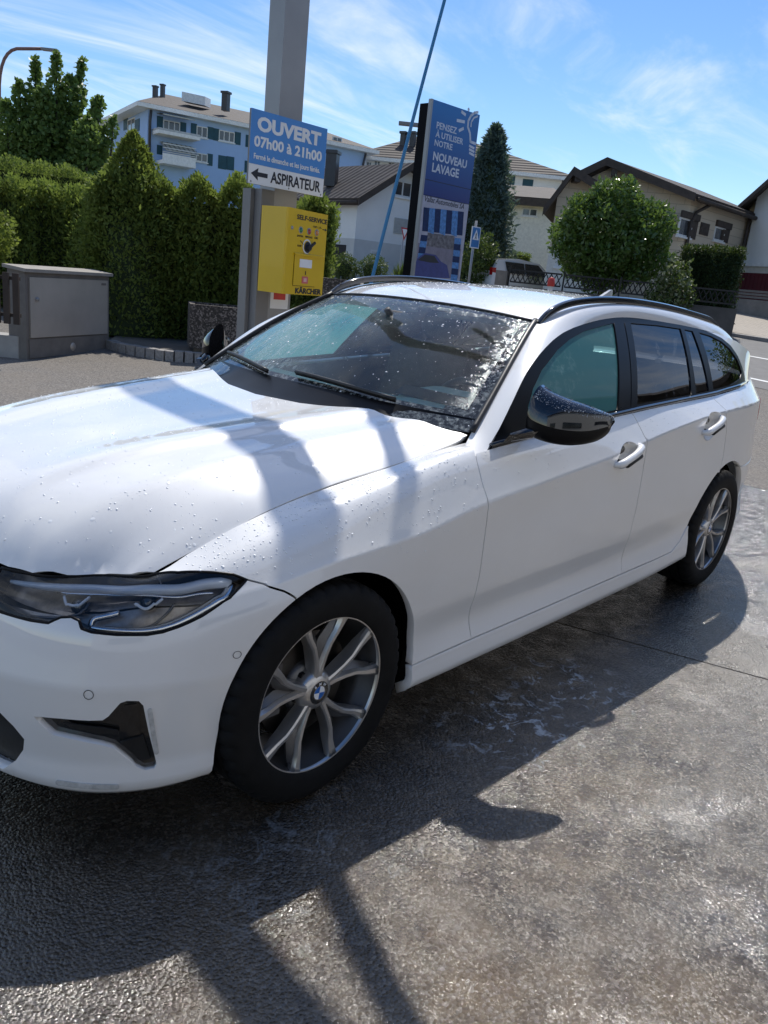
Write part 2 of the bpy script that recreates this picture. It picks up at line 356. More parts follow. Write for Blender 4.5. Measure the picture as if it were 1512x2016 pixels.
def m_windscreen():
    t=NT('windscreen_glass');v=t.coord()
    fr=t.n('Fresnel',{'IOR':1.52}).outputs[0]
    tr=t.n('BsdfTransparent',{'Color':(.64,.86,.84,1)})
    uv=t.n('Attribute',attribute_name='wt').outputs['Vector'];sp=t.n('SeparateXYZ',{0:uv})
    w=sp.outputs[0];h=sp.outputs[1]
    # water still lying on the glass: heavy along the header and the near pillar, streaks on the far half that also stand in for sky reflection, flecks elsewhere
    pat=t.noise(v,34,5,.75,.4);pat2=t.noise(t.mapping(v,(1,1,1),(0,0,.9)),75,3,.7)
    top=t.ramp(h,.84,.99);near=t.ramp(w,.78,.95)
    edge=t.math('MAXIMUM',top,near)
    heavy=t.ramp(t.math('ADD',pat,t.math('MULTIPLY',edge,.32)),.66,.80)
    heavy=t.math('MULTIPLY',heavy,t.math('MULTIPLY',t.ramp(edge,.15,.6),.7))
    st=t.noise(t.mapping(v,(9,30,9),(0,0,.45)),2.2,5,.7,.3)
    far=t.math('MULTIPLY',t.ramp(w,.20,-.40),t.ramp(h,1.0,.70));streak=t.math('MULTIPLY',t.ramp(st,.40,.60),t.math('MULTIPLY',far,.85))
    vo=t.n('TexVoronoi',{'Vector':v,'Scale':23.0}).outputs['Distance']
    fleck=t.math('MULTIPLY',t.ramp(t.math('ADD',vo,t.math('MULTIPLY',pat2,.55)),.40,.34),t.ramp(t.noise(v,6,2),.52,.66))
    k=t.math('MAXIMUM',t.math('MAXIMUM',heavy,streak),t.math('MULTIPLY',fleck,.8),True)
    nb=t.bump(pat2,.6,.01)
    gl0=t.n('BsdfGlossy',{'Color':(1,1,1,1),'Roughness':0.0})
    s=t.n('MixShader',{0:fr,1:tr.outputs[0],2:gl0.outputs[0]})
    wat_sky=t.n('AddShader',{0:t.n('BsdfTranslucent',{'Color':(.36,.56,.54,1),'Normal':nb}).outputs[0],1:t.n('BsdfDiffuse',{'Color':(.30,.36,.36,1),'Normal':nb}).outputs[0]})
    wat_sky=t.n('MixShader',{0:.22,1:wat_sky.outputs[0],2:t.n('BsdfGlossy',{'Color':(1,1,1,1),'Roughness':.12,'Normal':nb}).outputs[0]})
    k=t.math('MAXIMUM',k,t.math('ADD',.03,t.math('MULTIPLY',t.ramp(w,.30,-.6),.30)))  # pale film painted over the far half, lightening it as reflected sky does
    s=t.n('MixShader',{0:t.math('MULTIPLY',k,.72),1:s.outputs[0],2:wat_sky.outputs[0]})
    return t.done(s)
WSG=m_windscreen()
FOGG=m_glass('fogged_side_glass',(.30,.55,.56),1.5,.55,(.30,.48,.48),False,.62,(.13,.36,.37))
DARKG=m_glass('dark_side_glass',(.06,.065,.07),1.5,.45,(.34,.36,.40),True,.0)
LENS=m_glass('clear_lamp_lens',(.93,.94,.95),1.45)
WATER=NT('water_drop');_w=WATER.pbsdf(Base_Color=(.88,.89,.90,1),Roughness=.3,Coat_Weight=1.0,Coat_Roughness=.0,Specular_IOR_Level=.5);WATER=WATER.done(_w)
# ================================================================== surface panels
def pip(P,poly):
    x,y=P[:,0],P[:,1];ins=np.zeros(len(P),bool);n=len(poly);j=n-1
    for i in range(n):
        xi,yi=poly[i];xj,yj=poly[j]
        if yi!=yj:
            c=((yi>y)!=(yj>y))&(x<(xj-xi)*(y-yi)/(yj-yi)+xi);ins^=c
        j=i
    return ins
def resample(poly,step):
    out=[]
    for i in range(len(poly)):
        a=np.array(poly[i],float);b=np.array(poly[(i+1)%len(poly)],float);L=np.linalg.norm(b-a)
        if L<1e-6: continue
        k=max(1,int(ceil(L/step)));out+=[tuple(a+(b-a)*t/k) for t in range(k)]
    return out
def smoothpoly(pts,keep=(),n=3):
    """catmull-rom a closed outline; keep = indices of sharp corners"""
    P=[np.array(q,float) for q in pts];N=len(P);out=[]
    for i in range(N):
        p0,p1,p2,p3=P[i-1],P[i],P[(i+1)%N],P[(i+2)%N]
        m1=(p2-p0)*.5 if i not in keep else (p2-p1);m2=(p3-p1)*.5 if (i+1)%N not in keep else (p2-p1)
        for k in range(n):
            t=k/n;out.append(tuple((2*t**3-3*t**2+1)*p1+(t**3-2*t**2+t)*m1+(-2*t**3+3*t**2)*p2+(t**3-t**2)*m2))
    return out
def surfnormal(S,a,b,sgn):
    e=2e-3;n=np.cross(S(a+e,b)-S(a-e,b),S(a,b+e)-S(a,b-e));L=np.linalg.norm(n,axis=1);L[L<1e-12]=1
    return n/L[:,None]*sgn
def panel_data(S,poly,step,holes=(),sgn=-1,off=0.0,flange=.030,gap=.0027,extra=None):
    loops=[resample(poly,step)]+[resample(h,step) for h in holes]
    lo=np.min(loops[0],axis=0);hi=np.max(loops[0],axis=0)
    ga,gb=np.meshgrid(np.arange(lo[0]+step*.5,hi[0],step),np.arange(lo[1]+step*.5,hi[1],step));G=np.stack([ga.ravel(),gb.ravel()],1)
    if extra is not None: G=np.concatenate([G,extra])
    G=G[pip(G,loops[0])]
    for h in loops[1:]: G=G[~pip(G,h)]
    bd=np.concatenate([np.array(l) for l in loops])
    d=np.full(len(G),9.)
    for i in range(0,len(bd),200): d=np.minimum(d,np.linalg.norm(G[:,None]-bd[None,i:i+200],axis=2).min(1))
    G=G[d>step*.45]
    V=[Vector(q) for l in loops for q in l]+[Vector(q) for q in G]
    E=[];k=0
    for l in loops: E+=[(k+i,k+(i+1)%len(l)) for i in range(len(l))];k+=len(l)
    ov,oe,of,ovo,_,_=delaunay_2d_cdt(V,E,[],0,1e-6)
    UV=np.array([tuple(q) for q in ov]);F=np.array([tuple(f) for f in of]);C=UV[F].mean(1)
    keep=pip(C,loops[0])
    for h in loops[1:]: keep&=~pip(C,h)
    F=F[keep]
    a,b=UV[:,0],UV[:,1];P=S(a,b);raw=surfnormal(S,a,b,1.0);N=raw*sgn
    # orient faces along N
    fn=np.cross(P[F[:,1]]-P[F[:,0]],P[F[:,2]]-P[F[:,0]]);fl=(fn*N[F].mean(1)).sum(1)<0;F[fl]=F[fl][:,::-1]
    P=P+N*off
    # boundary loops -> gap and flange
    used={};  # map input index -> output index
    for oi,src in enumerate(ovo):
        for s_ in src: used[s_]=oi
    vs=list(P);ns=list(N);fs=[tuple(int(x) for x in f) for f in F];k=0
    for li,l in enumerate(loops):
        n=len(l);id_=[used[k+i] for i in range(n)];k+=n
        pts=np.array(l);ar=.5*np.sum(pts[:,0]*np.roll(pts[:,1],-1)-np.roll(pts[:,0],-1)*pts[:,1])*(1 if li==0 else -1)
        B=P[id_].copy();t=np.roll(B,-1,0)-np.roll(B,1,0);t/=np.maximum(np.linalg.norm(t,axis=1),1e-9)[:,None]
        m=np.cross(raw[id_],t)*(1 if ar>0 else -1)
        B2=B+m*gap
        for i_,o_ in enumerate(id_): vs[o_]=B2[i_]
        if flange:
            b0=len(vs);Nn=np.array([ns[o_] for o_ in id_])
            vs+=list(B2)+list(B2-Nn*flange+m*flange*.15);ns+=list(-m*.8+Nn*.6)+list(-m)
            flip=(ar>0)==(sgn>0)
            for i_ in range(n):
                j_=(i_+1)%n;q=(b0+i_,b0+n+i_,b0+n+j_,b0+j_)
                fs.append(q if flip else q[::-1])
    ns=np.array(ns);ns/=np.maximum(np.linalg.norm(ns,axis=1),1e-9)[:,None]
    return np.array(vs),fs,ns
def mirror(d):
    v,f,n=d;return v*np.array([1,-1,1]),[tuple(q[::-1]) for q in f],n*np.array([1,-1,1])
def join(*ds):
    V=[];F=[];N=[];k=0
    for v,f,n in ds: V.append(v);N.append(n);F+=[tuple(i+k for i in q) for q in f];k+=len(v)
    return np.concatenate(V),F,np.concatenate(N)
def pobj(name,d,mat,parent): return obj(name,(d[0],d[1]),mat,parent,True,normals=d[2])
_bg=np.linspace(0,NB[-1],240)
def ab(x,z):
    a=float(a_of_x(x));Z=shell(np.full(240,a),_bg)[:,2];return (a,float(np.interp(z,np.maximum.accumulate(Z),_bg)))
def arch(xc,zc,r,a0,a1,n=22): return [ab(xc+r*cos(radians(q)),zc+r*sin(radians(q))) for q in np.linspace(a0,a1,n)]
# ================================================================== the car
CARR=thing('estate_car','wet white estate car with grey V-spoke wheels parked on the wash pad','car',(0,0,0))
CAR=CARR
LAMP_TOP=[(4.8072,.6425),(4.8379,.674),(4.8869,.7065),(4.9772,.7601),(5.0369,.838)]
LAMP_LOW=[(4.8072,.6425),(4.8341,.622),(4.8776,.5851),(4.9302,.5237),(4.9909,.4666),(5.026,.4379),(5.0606,.4242),(5.1293,.4191),(5.188,.4209),(5.2129,.4302),(5.2226,.4684),(5.2433,.4822),(5.2682,.4695),(5.2963,.4309),(5.3436,.425),(5.4354,.4223),(5.50,.43)]
SEAM=[(4.685,.5084),(4.7176,.5569),(4.7675,.614)]
FC=(-.028,.315);AR=.351;RC=(-2.838,.320)
DOORF=[ab(-.645,.90),ab(-.641,.845),ab(-.659,.709),ab(-.672,.532),ab(-.668,.408),ab(-.685,.293)]
DOORM=[(float(a_of_x(-1.70)),NB[8]),ab(-1.735,.907),ab(-1.777,.752),ab(-1.788,.594),ab(-1.791,.41),ab(-1.787,.293)]
ROWX=np.array([(s_,NB[7]) for s_ in np.arange(.7,4.9,.02)]+[(s_,NB[2]) for s_ in np.arange(.7,4.9,.02)]+[(s_,NB[7]+d_) for d_ in(-.008,.008) for s_ in np.arange(.7,4.9,.02)])
fender=[(5.0369,.838)]+[(float(a_of_x(x)),.838) for x in (.35,.2,0,-.2,-.4,-.6,-.735)]+[(float(a_of_x(-.70)),.785),(float(a_of_x(-.655)),NB[8])]+DOORF+[ab(-.372,.293)]+arch(*FC,AR,176,64)+SEAM+LAMP_TOP[:-1]
bumper=SEAM+LAMP_LOW+[(5.512,.66),(5.50,.82),(5.56,.82),(5.565,.60),(5.59,.42),(5.66,.325),(5.80,.30),(5.9456,.30),(5.9456,.20),(5.416,.1901),(5.3815,.1657),(5.355,.1367),(5.3622,.1058),(5.3838,.0774),(5.4232,.0485),(5.9456,.045),(5.9456,.0),(5.6,.0),(5.3,.0),(5.1,0),(float(a_of_x(.338)),0.0),ab(.330,.25)]+arch(*FC,AR,0,63.5,16)
FOG=[(5.3173,.2045),(5.2517,.2084),(5.1872,.2095),(5.1554,.212),(5.1419,.2222),(5.1162,.2539),(5.103,.2583),(5.0787,.2569),(5.0697,.2465),(5.0571,.1822),(5.0363,.0888),(5.0398,.0828),(5.061,.082),(5.0788,.0898),(5.1313,.1416),(5.16,.1515),(5.2183,.1617),(5.2742,.1682)]
doorfront=[(float(a_of_x(x)),NB[8]) for x in (-.655,-.9,-1.2,-1.5)]+DOORM+[ab(x,.293) for x in(-1.4,-1.0)]+DOORF[::-1]
DOORB=[(float(a_of_x(-2.53)),NB[8]),ab(-2.60,.95),ab(-2.663,.862),ab(-2.70,.74),ab(-2.69,.655)]
doorrear=[(float(a_of_x(x)),NB[8]) for x in (-1.70,-2.0,-2.3)]+DOORB+arch(*RC,.374,64,12,10)+[ab(-2.40,.335),ab(-2.30,.298),ab(-2.0,.293)]+DOORM[1:][::-1]
sill=[ab(-.372,.293),ab(-.685,.293),ab(-1.0,.293),ab(-1.4,.293),ab(-1.787,.293),ab(-2.0,.293),ab(-2.30,.298),ab(-2.40,.335),ab(-2.489,.398),ab(-2.494,.335),ab(-2.485,.22),(float(a_of_x(-2.475)),0),(float(a_of_x(-1.4)),0),(float(a_of_x(-.36)),0),ab(-.372,.25)]
AQ=float(a_of_x(-3.66))
TAIL=[ab(-3.40,.965),ab(-3.42,.985),(AQ,.622),(AQ,.50),ab(-3.57,.83),ab(-3.46,.855),ab(-3.415,.90)]
quarter=[(float(a_of_x(-2.53)),NB[8])]+[(float(a_of_x(x)),NB[8]) for x in(-2.8,-3.1,-3.4,-3.55)]+[(AQ,NB[8]),(AQ,.622)]+[TAIL[1],TAIL[0],TAIL[6],TAIL[5],TAIL[4],(AQ,.50),(AQ,.40),ab(-3.3,.64),ab(-3.05,.645)]+arch(*RC,.374,118,64,12)+DOORB[1:][::-1]
rbump=[(AQ,.40),ab(-3.3,.64),ab(-3.05,.645)]+arch(*RC,.374,118,184,14)+[(float(a_of_x(-3.215)),0),(float(a_of_x(-3.5)),0),(float(a_of_x(-3.7)),0),(_ch[1],0),(_ch[0],0),(_ch[0],.40),(_ch[1],.40)]
tailg=[(_ch[0],.40),(_ch[1],.40),(AQ,.40),(AQ,NB[8]),(_ch[1],NB[8]),(_ch[0],NB[8])]
ST=.024
def handle_oval(x,z,k=1.0):
    c=ab(x,z);return [(c[0]+.084*k*cos(2*pi*i/32),c[1]-.004+.046*k*sin(2*pi*i/32)+.012*k*sin(2*pi*i/32)*0) for i in range(32)]
HC=[('front_door',-1.585,.848),('rear_door',-2.44,.920)]
parts=[('front_fender',fender,PAINT,()),('front_door',doorfront,PAINT,(handle_oval(*HC[0][1:]),)),('rear_door',doorrear,PAINT,(handle_oval(*HC[1][1:]),)),('sill',sill,PAINT,()),('quarter_panel',quarter,PAINT,())]
DOORS={}
for nm,pl,mt,ho in parts:
    d=panel_data(shell,pl,ST,ho,-1,extra=ROWX)
    for side in(1,-1):
        o=pobj(nm,d if side>0 else mirror(d),mt,CAR);DOORS[(nm,side)]=o
for nm,pl,mt,ho in [('front_bumper',bumper,PAINT,(FOG,)),('rear_bumper',rbump,PAINT,()),('tailgate',tailg,PAINT,())]:
    d=panel_data(shell,pl,ST,ho,-1);pobj(nm,join(d,mirror(d)),mt,CAR)
# hood
hoodS=lambda x,y:np.stack([x,y,hood_z(x,y)],1)
he=[(x,float(HE_Y(x))) for x in(.32,.2,.05,-.1,-.3,-.5,-.65)]
hp=HOOD_FRONT+he+HOOD_REAR[::-1]
hood=hp[:-1]+[(HOOD_REAR[0][0],0)]+[(x,-y) for x,y in hp[::-1][1:-1]]
HOOD=pobj('hood',panel_data(hoodS,hood,.02,(),1,flange=.02,gap=.003),PAINT,CAR)
# front vents, grilles
for side in(1,-1):
    mm=(lambda d:d) if side>0 else mirror
    v=pobj('air_vent',mm(panel_data(shell,FOG,.014,(),-1,off=-.016,flange=.03,gap=-.001)),GLOSSB,CAR)
    pobj('vent_blade',mm(panel_data(shell,[(5.2524,.1979),(5.1592,.1912),(5.1231,.1833),(5.122,.1724),(5.171,.1762),(5.2291,.185)],.012,(),-1,off=-.006,flange=.006,gap=0)),PLASTIC,v)
    pobj('vent_fin',mm(panel_data(shell,[(5.110,.245),(5.08,.247),(5.072,.17),(5.10,.165)],.012,(),-1,off=-.009,flange=.008,gap=0)),GLOSSB,v)
    pobj('vent_fin',mm(panel_data(shell,[(5.10,.155),(5.066,.165),(5.048,.097),(5.07,.095),(5.12,.148)],.012,(),-1,off=-.010,flange=.008,gap=0)),PLASTIC,v)
    kid=[(5.572,.60),(5.595,.43),(5.66,.335),(5.80,.312),(5.93,.312),(5.935,.70),(5.80,.76),(5.62,.76),(5.578,.70)]
    k=pobj('grille',mm(panel_data(shell,kid,.02,(),-1,off=-.03,flange=.05,gap=0)),PLASTIC,CAR)
    for aa in np.linspace(5.62,5.91,9):
        q=shell(np.full(8,aa),np.linspace(.35,.70,8));mb=MB().tube([tuple(r*np.array([1,side,1])-np.array([.008,0,0])) for r in q],.006,6);obj('grille_slat',mb,GLOSSB,k,True)
    kr=np.array(resample(kid,.03));q=shell(kr[:,0],kr[:,1])*np.array([1,side,1]);obj('grille_frame',MB().tube(list(map(tuple,q))+[tuple(q[0])],.008,6,False),CHROME,k,True)
d=panel_data(shell,[(5.9456,.19),(5.416,.1901),(5.3815,.1657),(5.355,.1367),(5.3622,.1058),(5.3838,.0774),(5.4232,.0485),(5.9456,.045)],.02,(),-1,off=-.035,flange=.04,gap=-.001)
pobj('lower_grille',join(d,mirror(d)),PLASTIC,CAR)
# parking sensors, chipped bumper protectors
def ring_on(name,S,c,r,w,mat,parent,sgn=-1,side=1,lift=.0012,n=28):
    a=np.array([c[0]+(r)*cos(2*pi*i/n) for i in range(n)]+[c[0]+(r-w)*cos(2*pi*i/n) for i in range(n)])
    b=np.array([c[1]+(r)*sin(2*pi*i/n) for i in range(n)]+[c[1]+(r-w)*sin(2*pi*i/n) for i in range(n)])
    P=S(a,b)+surfnormal(S,a,b,sgn)*lift;P[:,1]*=side
    return obj(name,(P,[(i,(i+1)%n,n+(i+1)%n,n+i) for i in range(n)]),mat,parent,True)
for side in(1,-1):
    for c in((5.1868,.2751),(4.8475,.3478)): ring_on('parking_sensor',shell,c,.0115,.0016,PLASTIC,CAR,side=side)
SCUFF=plain('scuffed_film',(.50,.505,.50),.2,0,.30,45,.1)
for P0,P1,w in(((5.0526,.2352),(5.0348,.1219),.0055),((5.2651,.0516),(5.1251,.0499),.006)):
    P0=np.array(P0);P1=np.array(P1);t=P1-P0;L=np.linalg.norm(t);t/=L;n=np.array([-t[1],t[0]])
    pl=[tuple(P0+t*(w*(1-cos(q)))+n*w*sin(q)) for q in np.linspace(-pi/2,pi/2,1)]
    ol=[tuple(P0+w*(np.cos(q)*-t+np.sin(q)*n)) for q in np.linspace(-pi/2,pi/2,7)]+[tuple(P1+w*(np.cos(q)*t-np.sin(q)*n)) for q in np.linspace(-pi/2,pi/2,7)]
    pobj('bumper_protector',panel_data(shell,ol,.008,(),-1,off=.003,flange=.004,gap=0),SCUFF,CAR)
# headlights
lampout=[(5.0369,.838),(5.2819,.838),(5.42,.835),(5.497,.81),(5.505,.60),(5.49,.44)]+LAMP_LOW[::-1][1:]+LAMP_TOP[1:-1]
def curve_on(pts,depth,side=1,n=5):
    P=[np.array(q) for q in pts];out=[]
    for i in range(len(P)-1):
        p0=P[max(i-1,0)];p1=P[i];p2=P[i+1];p3=P[min(i+2,len(P)-1)]
        for k in range(n+(i==len(P)-2)):
            t=k/n;out.append(.5*((2*p1)+(-p0+p2)*t+(2*p0-5*p1+4*p2-p3)*t*t+(-p0+3*p1-3*p2+p3)*t**3))
    o=np.array(out);o[:,1]=np.clip(o[:,1],0,.838);S=shell(o[:,0],o[:,1]);N=surfnormal(shell,o[:,0],np.clip(o[:,1],.003,.835),-1);return (S-N*depth)*np.array([1,side,1])
def ribbon(c,w,h,side=1):
    return MB().tube(list(map(tuple,c)),w,8)
for side in(1,-1):
    mm=(lambda d:d) if side>0 else mirror
    hl=pobj('headlight',mm(panel_data(shell,lampout,.02,(),-1,off=-.055,flange=.001,gap=.0)),LAMPD,CAR)
    # housing wall
    lo=np.array(resample(lampout,.012));S_=shell(lo[:,0],lo[:,1]);N_=surfnormal(shell,lo[:,0],np.clip(lo[:,1],.003,.835),-1);n=len(lo)
    V=np.concatenate([S_-N_*.001,S_-N_*.06])*np.array([1,side,1]);obj('lamp_wall',(V,[(i,(i+1)%n,n+(i+1)%n,n+i) for i in range(n)]),PLASTIC,hl,True)
    obj('lamp_seal',MB().tube(list(map(tuple,(S_-N_*.003)*np.array([1,side,1])))+[tuple((S_-N_*.003)[0]*np.array([1,side,1]))],.0042,6,False),SATB,hl,True)
    pobj('lens',mm(panel_data(shell,lampout,.02,(),-1,off=-.002,flange=0,gap=.003)),LENS,hl)
    DRL=[(5.4642,.70),(5.3192,.753),(5.1952,.7504),(5.08,.6982),(4.9922,.6712),(4.9257,.6762),(4.8891,.6698),(4.8448,.6525)]
    c=curve_on(DRL,.016,side);rr=np.interp(np.arange(len(c)),[0,4,len(c)*.5,len(c)-4,len(c)-1],[.005,.010,.013,.014,.008]);obj('daytime_strip',MB().tube(list(map(tuple,c)),list(rr),10),DRLM,hl,True)
    c=curve_on([(q[0]+.004,q[1]-.035) for q in DRL[1:-1]],.022,side);obj('daytime_strip',MB().tube(list(map(tuple,c)),.0035,8),CHROME,hl,True)
    BEZ=[(4.8401,.6489),(4.866,.6109),(4.9217,.5557),(4.9977,.4775),(5.0607,.4402),(5.1415,.4365),(5.1991,.4423)]
    c=curve_on(BEZ,.018,side);rr=np.interp(np.arange(len(c)),[0,6,14,len(c)-1],[.009,.017,.013,.005]);obj('bezel',MB().tube(list(map(tuple,c)),list(rr),8),CHROME,hl,True)
    c=curve_on([(5.1991,.4423),(5.1976,.4878),(5.1819,.514),(5.1313,.552)],.028,side);obj('bezel',MB().tube(list(map(tuple,c)),.008,8),CHROME,hl,True)
    for L in ([(5.2983,.6855),(5.279,.6066),(5.2573,.5906),(5.2433,.611),(5.2237,.6928)],[(5.0942,.6119),(5.0827,.5824),(5.0621,.5695),(5.0363,.6127),(5.0237,.6313)]):
        c=curve_on(L,.022,side);obj('light_hook',MB().tube(list(map(tuple,c)),.0038,8),DRLM,hl,True)
        q=curve_on([L[2],(L[2][0],L[2][1]+.06)],.045,side)[-1];obj('projector',MB().sphere(q,.020,16,10),plain('projector_lens',(.05,.055,.06),.05,.3,.1,5,coat=1.0),hl,True)
    for L in ([(5.166,.455),(5.0665,.4586),(5.0132,.5469),(4.9935,.6145)],[(5.3746,.4338),(5.2711,.4924),(5.2387,.5609),(5.2263,.668)]):
        c=curve_on(L,.036,side);obj('reflector_rib',MB().tube(list(map(tuple,c)),.0032,6),RIMD,hl,True)
    tl=pobj('tail_light',mm(panel_data(shell,TAIL,.02,(),-1,off=.003,flange=.012)),REDL,CAR)
# ---- side glass area
dloS=lambda x,z:np.stack([x,dlo(x,z),z],1)
TT=[(-.715,.920),(-.80,.985),(-.885,1.054),(-1.022,1.156),(-1.13,1.213),(-1.258,1.264),(-1.35,1.291),(-1.446,1.311),(-1.684,1.345),(-1.907,1.362),(-2.235,1.358),(-2.51,1.347),(-2.70,1.336),(-2.861,1.318),(-2.98,1.295),(-3.066,1.260),(-3.12,1.21),(-3.15,1.15),(-3.155,1.10),(-3.14,1.078)]
bz=lambda x:float(BELT_Z(x))
TRIM=TT+[(x,bz(x)+.001) for x in(-2.9,-2.6,-2.3,-2.0,-1.7,-1.4,-1.1,-.9)]
GF=[(-1.80,1.336),(-1.70,1.324),(-1.515,1.299),(-1.38,1.268),(-1.268,1.231),(-1.122,1.163),(-1.04,1.105),(-.985,1.045),(-.985,.985),(-1.03,bz(-1.03)+.022),(-1.3,bz(-1.3)+.022),(-1.595,bz(-1.595)+.022)]
GR=[(-2.488,1.330),(-2.235,1.339),(-1.964,1.341),(-1.85,1.18),(-1.765,bz(-1.765)+.024),(-2.0,bz(-2)+.022),(-2.33,bz(-2.33)+.022)]
GS=[(-2.625,1.322),(-2.53,1.328),(-2.455,1.20),(-2.385,bz(-2.385)+.022),(-2.545,bz(-2.545)+.022)]
GQ=[(-2.70,1.318),(-2.60,bz(-2.6)+.024),(-2.85,bz(-2.85)+.024),(-3.05,bz(-3.05)+.035),(-3.115,1.13),(-3.09,1.19),(-3.03,1.245),(-2.95,1.28),(-2.83,1.305)]
gt=panel_data(dloS,TRIM,.03,(GF,GR,GS,GQ),-1,off=.001,flange=.012,gap=0)
DPIL=[(-2.70,1.336),(-2.861,1.318),(-2.98,1.295),(-3.066,1.260),(-3.12,1.21),(-3.15,1.15),(-3.155,1.10),(-3.14,1.075)]+[(x,bz(x)-.004) for x in(-3.3,-3.45,-3.54)]+[(-3.49,1.15),(-3.43,1.225),(-3.2,1.285),(-2.95,1.318)]
for side in(1,-1):
    mm=(lambda d:d) if side>0 else mirror
    tr=pobj('window_trim',mm(gt),SATB,CAR)
    for nm,g,mt in(('front_side_window',GF,FOGG),('rear_side_window',GR,DARKG),('vent_window',GS,DARKG),('quarter_window',GQ,DARKG)):
        pobj(nm,mm(panel_data(dloS,g,.04,(),-1,off=-.004,flange=0,gap=-.004)),mt,CAR)
    pobj('rear_pillar',mm(panel_data(dloS,DPIL,.03,(),-1,flange=.01)),PAINT,CAR)
    for q in([(-1.80,1.338),(-1.595,bz(-1.595)+.02),(-1.70,bz(-1.7)+.02),(-1.895,1.341)],[(-1.90,1.341),(-1.705,bz(-1.7)+.02),(-1.765,bz(-1.765)+.02),(-1.964,1.343)]):
        pobj('pillar_cover',mm(panel_data(dloS,q,.03,(),-1,off=.003,flange=.004,gap=.003)),SATB,CAR)
    bx=[(x,bz(x)+.003) for x in(-.74,-1.0,-1.4,-1.8,-2.2,-2.6,-2.95,-3.1)]
    ctr=[(x,dlo(x,z+.006)+.006,z+.006) for x,z in bx];obj('belt_moulding',MB().tube([(x,float(y)*side,z) for x,y,z in ctr],.010,8),GLOSSB,CAR,True)
# ---- A pillar and roof side
def polyspline(P,n):
    P=np.array(P,float);t=np.concatenate([[0],np.cumsum(np.linalg.norm(np.diff(P,axis=0),axis=1))]);return NatSpline(t,P)(np.linspace(0,t[-1],n))
c0=[(-.655,.768,.912),(-.695,.754,.940)]+[tuple(q) for q in C0]
t1=[(-.60,.822,.868),(-.66,.828,.893)]+[(x,float(dlo(x,z))+.001,z) for x,z in TT[:13]]+[(-2.95,.650,1.316),(-3.2,.642,1.282),(-3.42,.628,1.225)]
NSD=160
# parametrise both edges so that they pair up across the pillar
def respar(P,keys,n):
    P=np.array(P);t=np.concatenate([[0],np.cumsum(np.linalg.norm(np.diff(P,axis=0),axis=1))]);sp=NatSpline(t,P)
    k=np.interp(np.linspace(0,1,n),np.linspace(0,1,len(keys)),[np.interp(-q,-P[:,0],t) for q in keys]);return sp(k)
e0=respar(c0,[-.655,-.95,-1.307,-1.50,-2.0,-2.6,-3.1,-3.42],NSD);e1=respar(t1,[-.60,-.93,-1.29,-1.50,-2.0,-2.6,-3.1,-3.42],NSD)
G=[]
for k,s_ in enumerate(np.linspace(0,1,13)):
    row=e0*(1-s_)+e1*s_
    bul=.020*np.interp(np.arange(NSD),[0,25,48,70,NSD],[.10,.30,.5,1,1])[:,None]
    nrm=np.array([0,.72,.69])[None]
    G.append(row+nrm*bul*4*s_*(1-s_)*(1-.25*(s_-.5)))
G=np.array(G)
for side in(1,-1):
    mb=MB().grid(G*np.array([1,side,1]));obj('roof_side',mb,PAINT,CAR,True,recalc=True)
# ---- roof
xr=np.array([-1.351,-1.45,-1.55,-1.8,-2.1,-2.5,-2.9,-3.2,-3.5]);
ced=Pchip(C0[4:,0][::-1],C0[4:,2][::-1]);cey=Pchip(C0[4:,0][::-1],C0[4:,1][::-1]);rc=Pchip([-3.5,-3.2,-2.9,-2.5,-2.1,-1.8,-1.55,-1.40,-1.25],[1.32,1.383,1.418,1.441,1.447,1.437,1.408,1.380,1.346])
R_=[]
for xx in np.concatenate([np.linspace(-1.307,-1.8,26),np.linspace(-1.83,-3.42,40)]):
    row=[]
    for w in np.linspace(-1,1,41):
        f=(1-w*w);fx=f*.057*np.clip((xx+2.0)/.693,0,1)**2;x=xx+fx
        ze=float(ced(xx));zc=float(rc(xx+.057*np.clip((xx+2.0)/.693,0,1)**2));row.append((x,w*float(cey(xx)),ze+(zc-ze)*(1-abs(w)**2.4)-.004))
    R_.append(row)
ROOFG=np.array(R_);ROOF=obj('roof',MB().grid(ROOFG),PAINT,CAR,True,recalc=True)
for side in(1,-1):
    rp=[(-1.30,1.322),(-1.335,1.352),(-1.384,1.378),(-1.508,1.413),(-1.63,1.429),(-1.751,1.439),(-2.081,1.447),(-2.472,1.436),(-2.869,1.41),(-3.02,1.392),(-3.12,1.365)]
    rs=polyspline([(x,.578,z-.014) for x,z in rp],60);mb=MB();V=[]
    for q in rs:
        for yy,zz_ in((-.009,-.014),(.009,-.014),(.012,-.004),(.010,.009),(.004,.0135),(-.004,.0135),(-.010,.009),(-.012,-.004)): V.append((q[0],(q[1]+yy)*side,q[2]+zz_))
    n=len(rs);mb.add(V,[(i*8+k,i*8+(k+1)%8,(i+1)*8+(k+1)%8,(i+1)*8+k) for i in range(n-1) for k in range(8)]+[tuple(range(8)),tuple((n-1)*8+k for k in range(8))]);obj('roof_rail',mb,GLOSSB,CAR,True,recalc=True,angle=40)
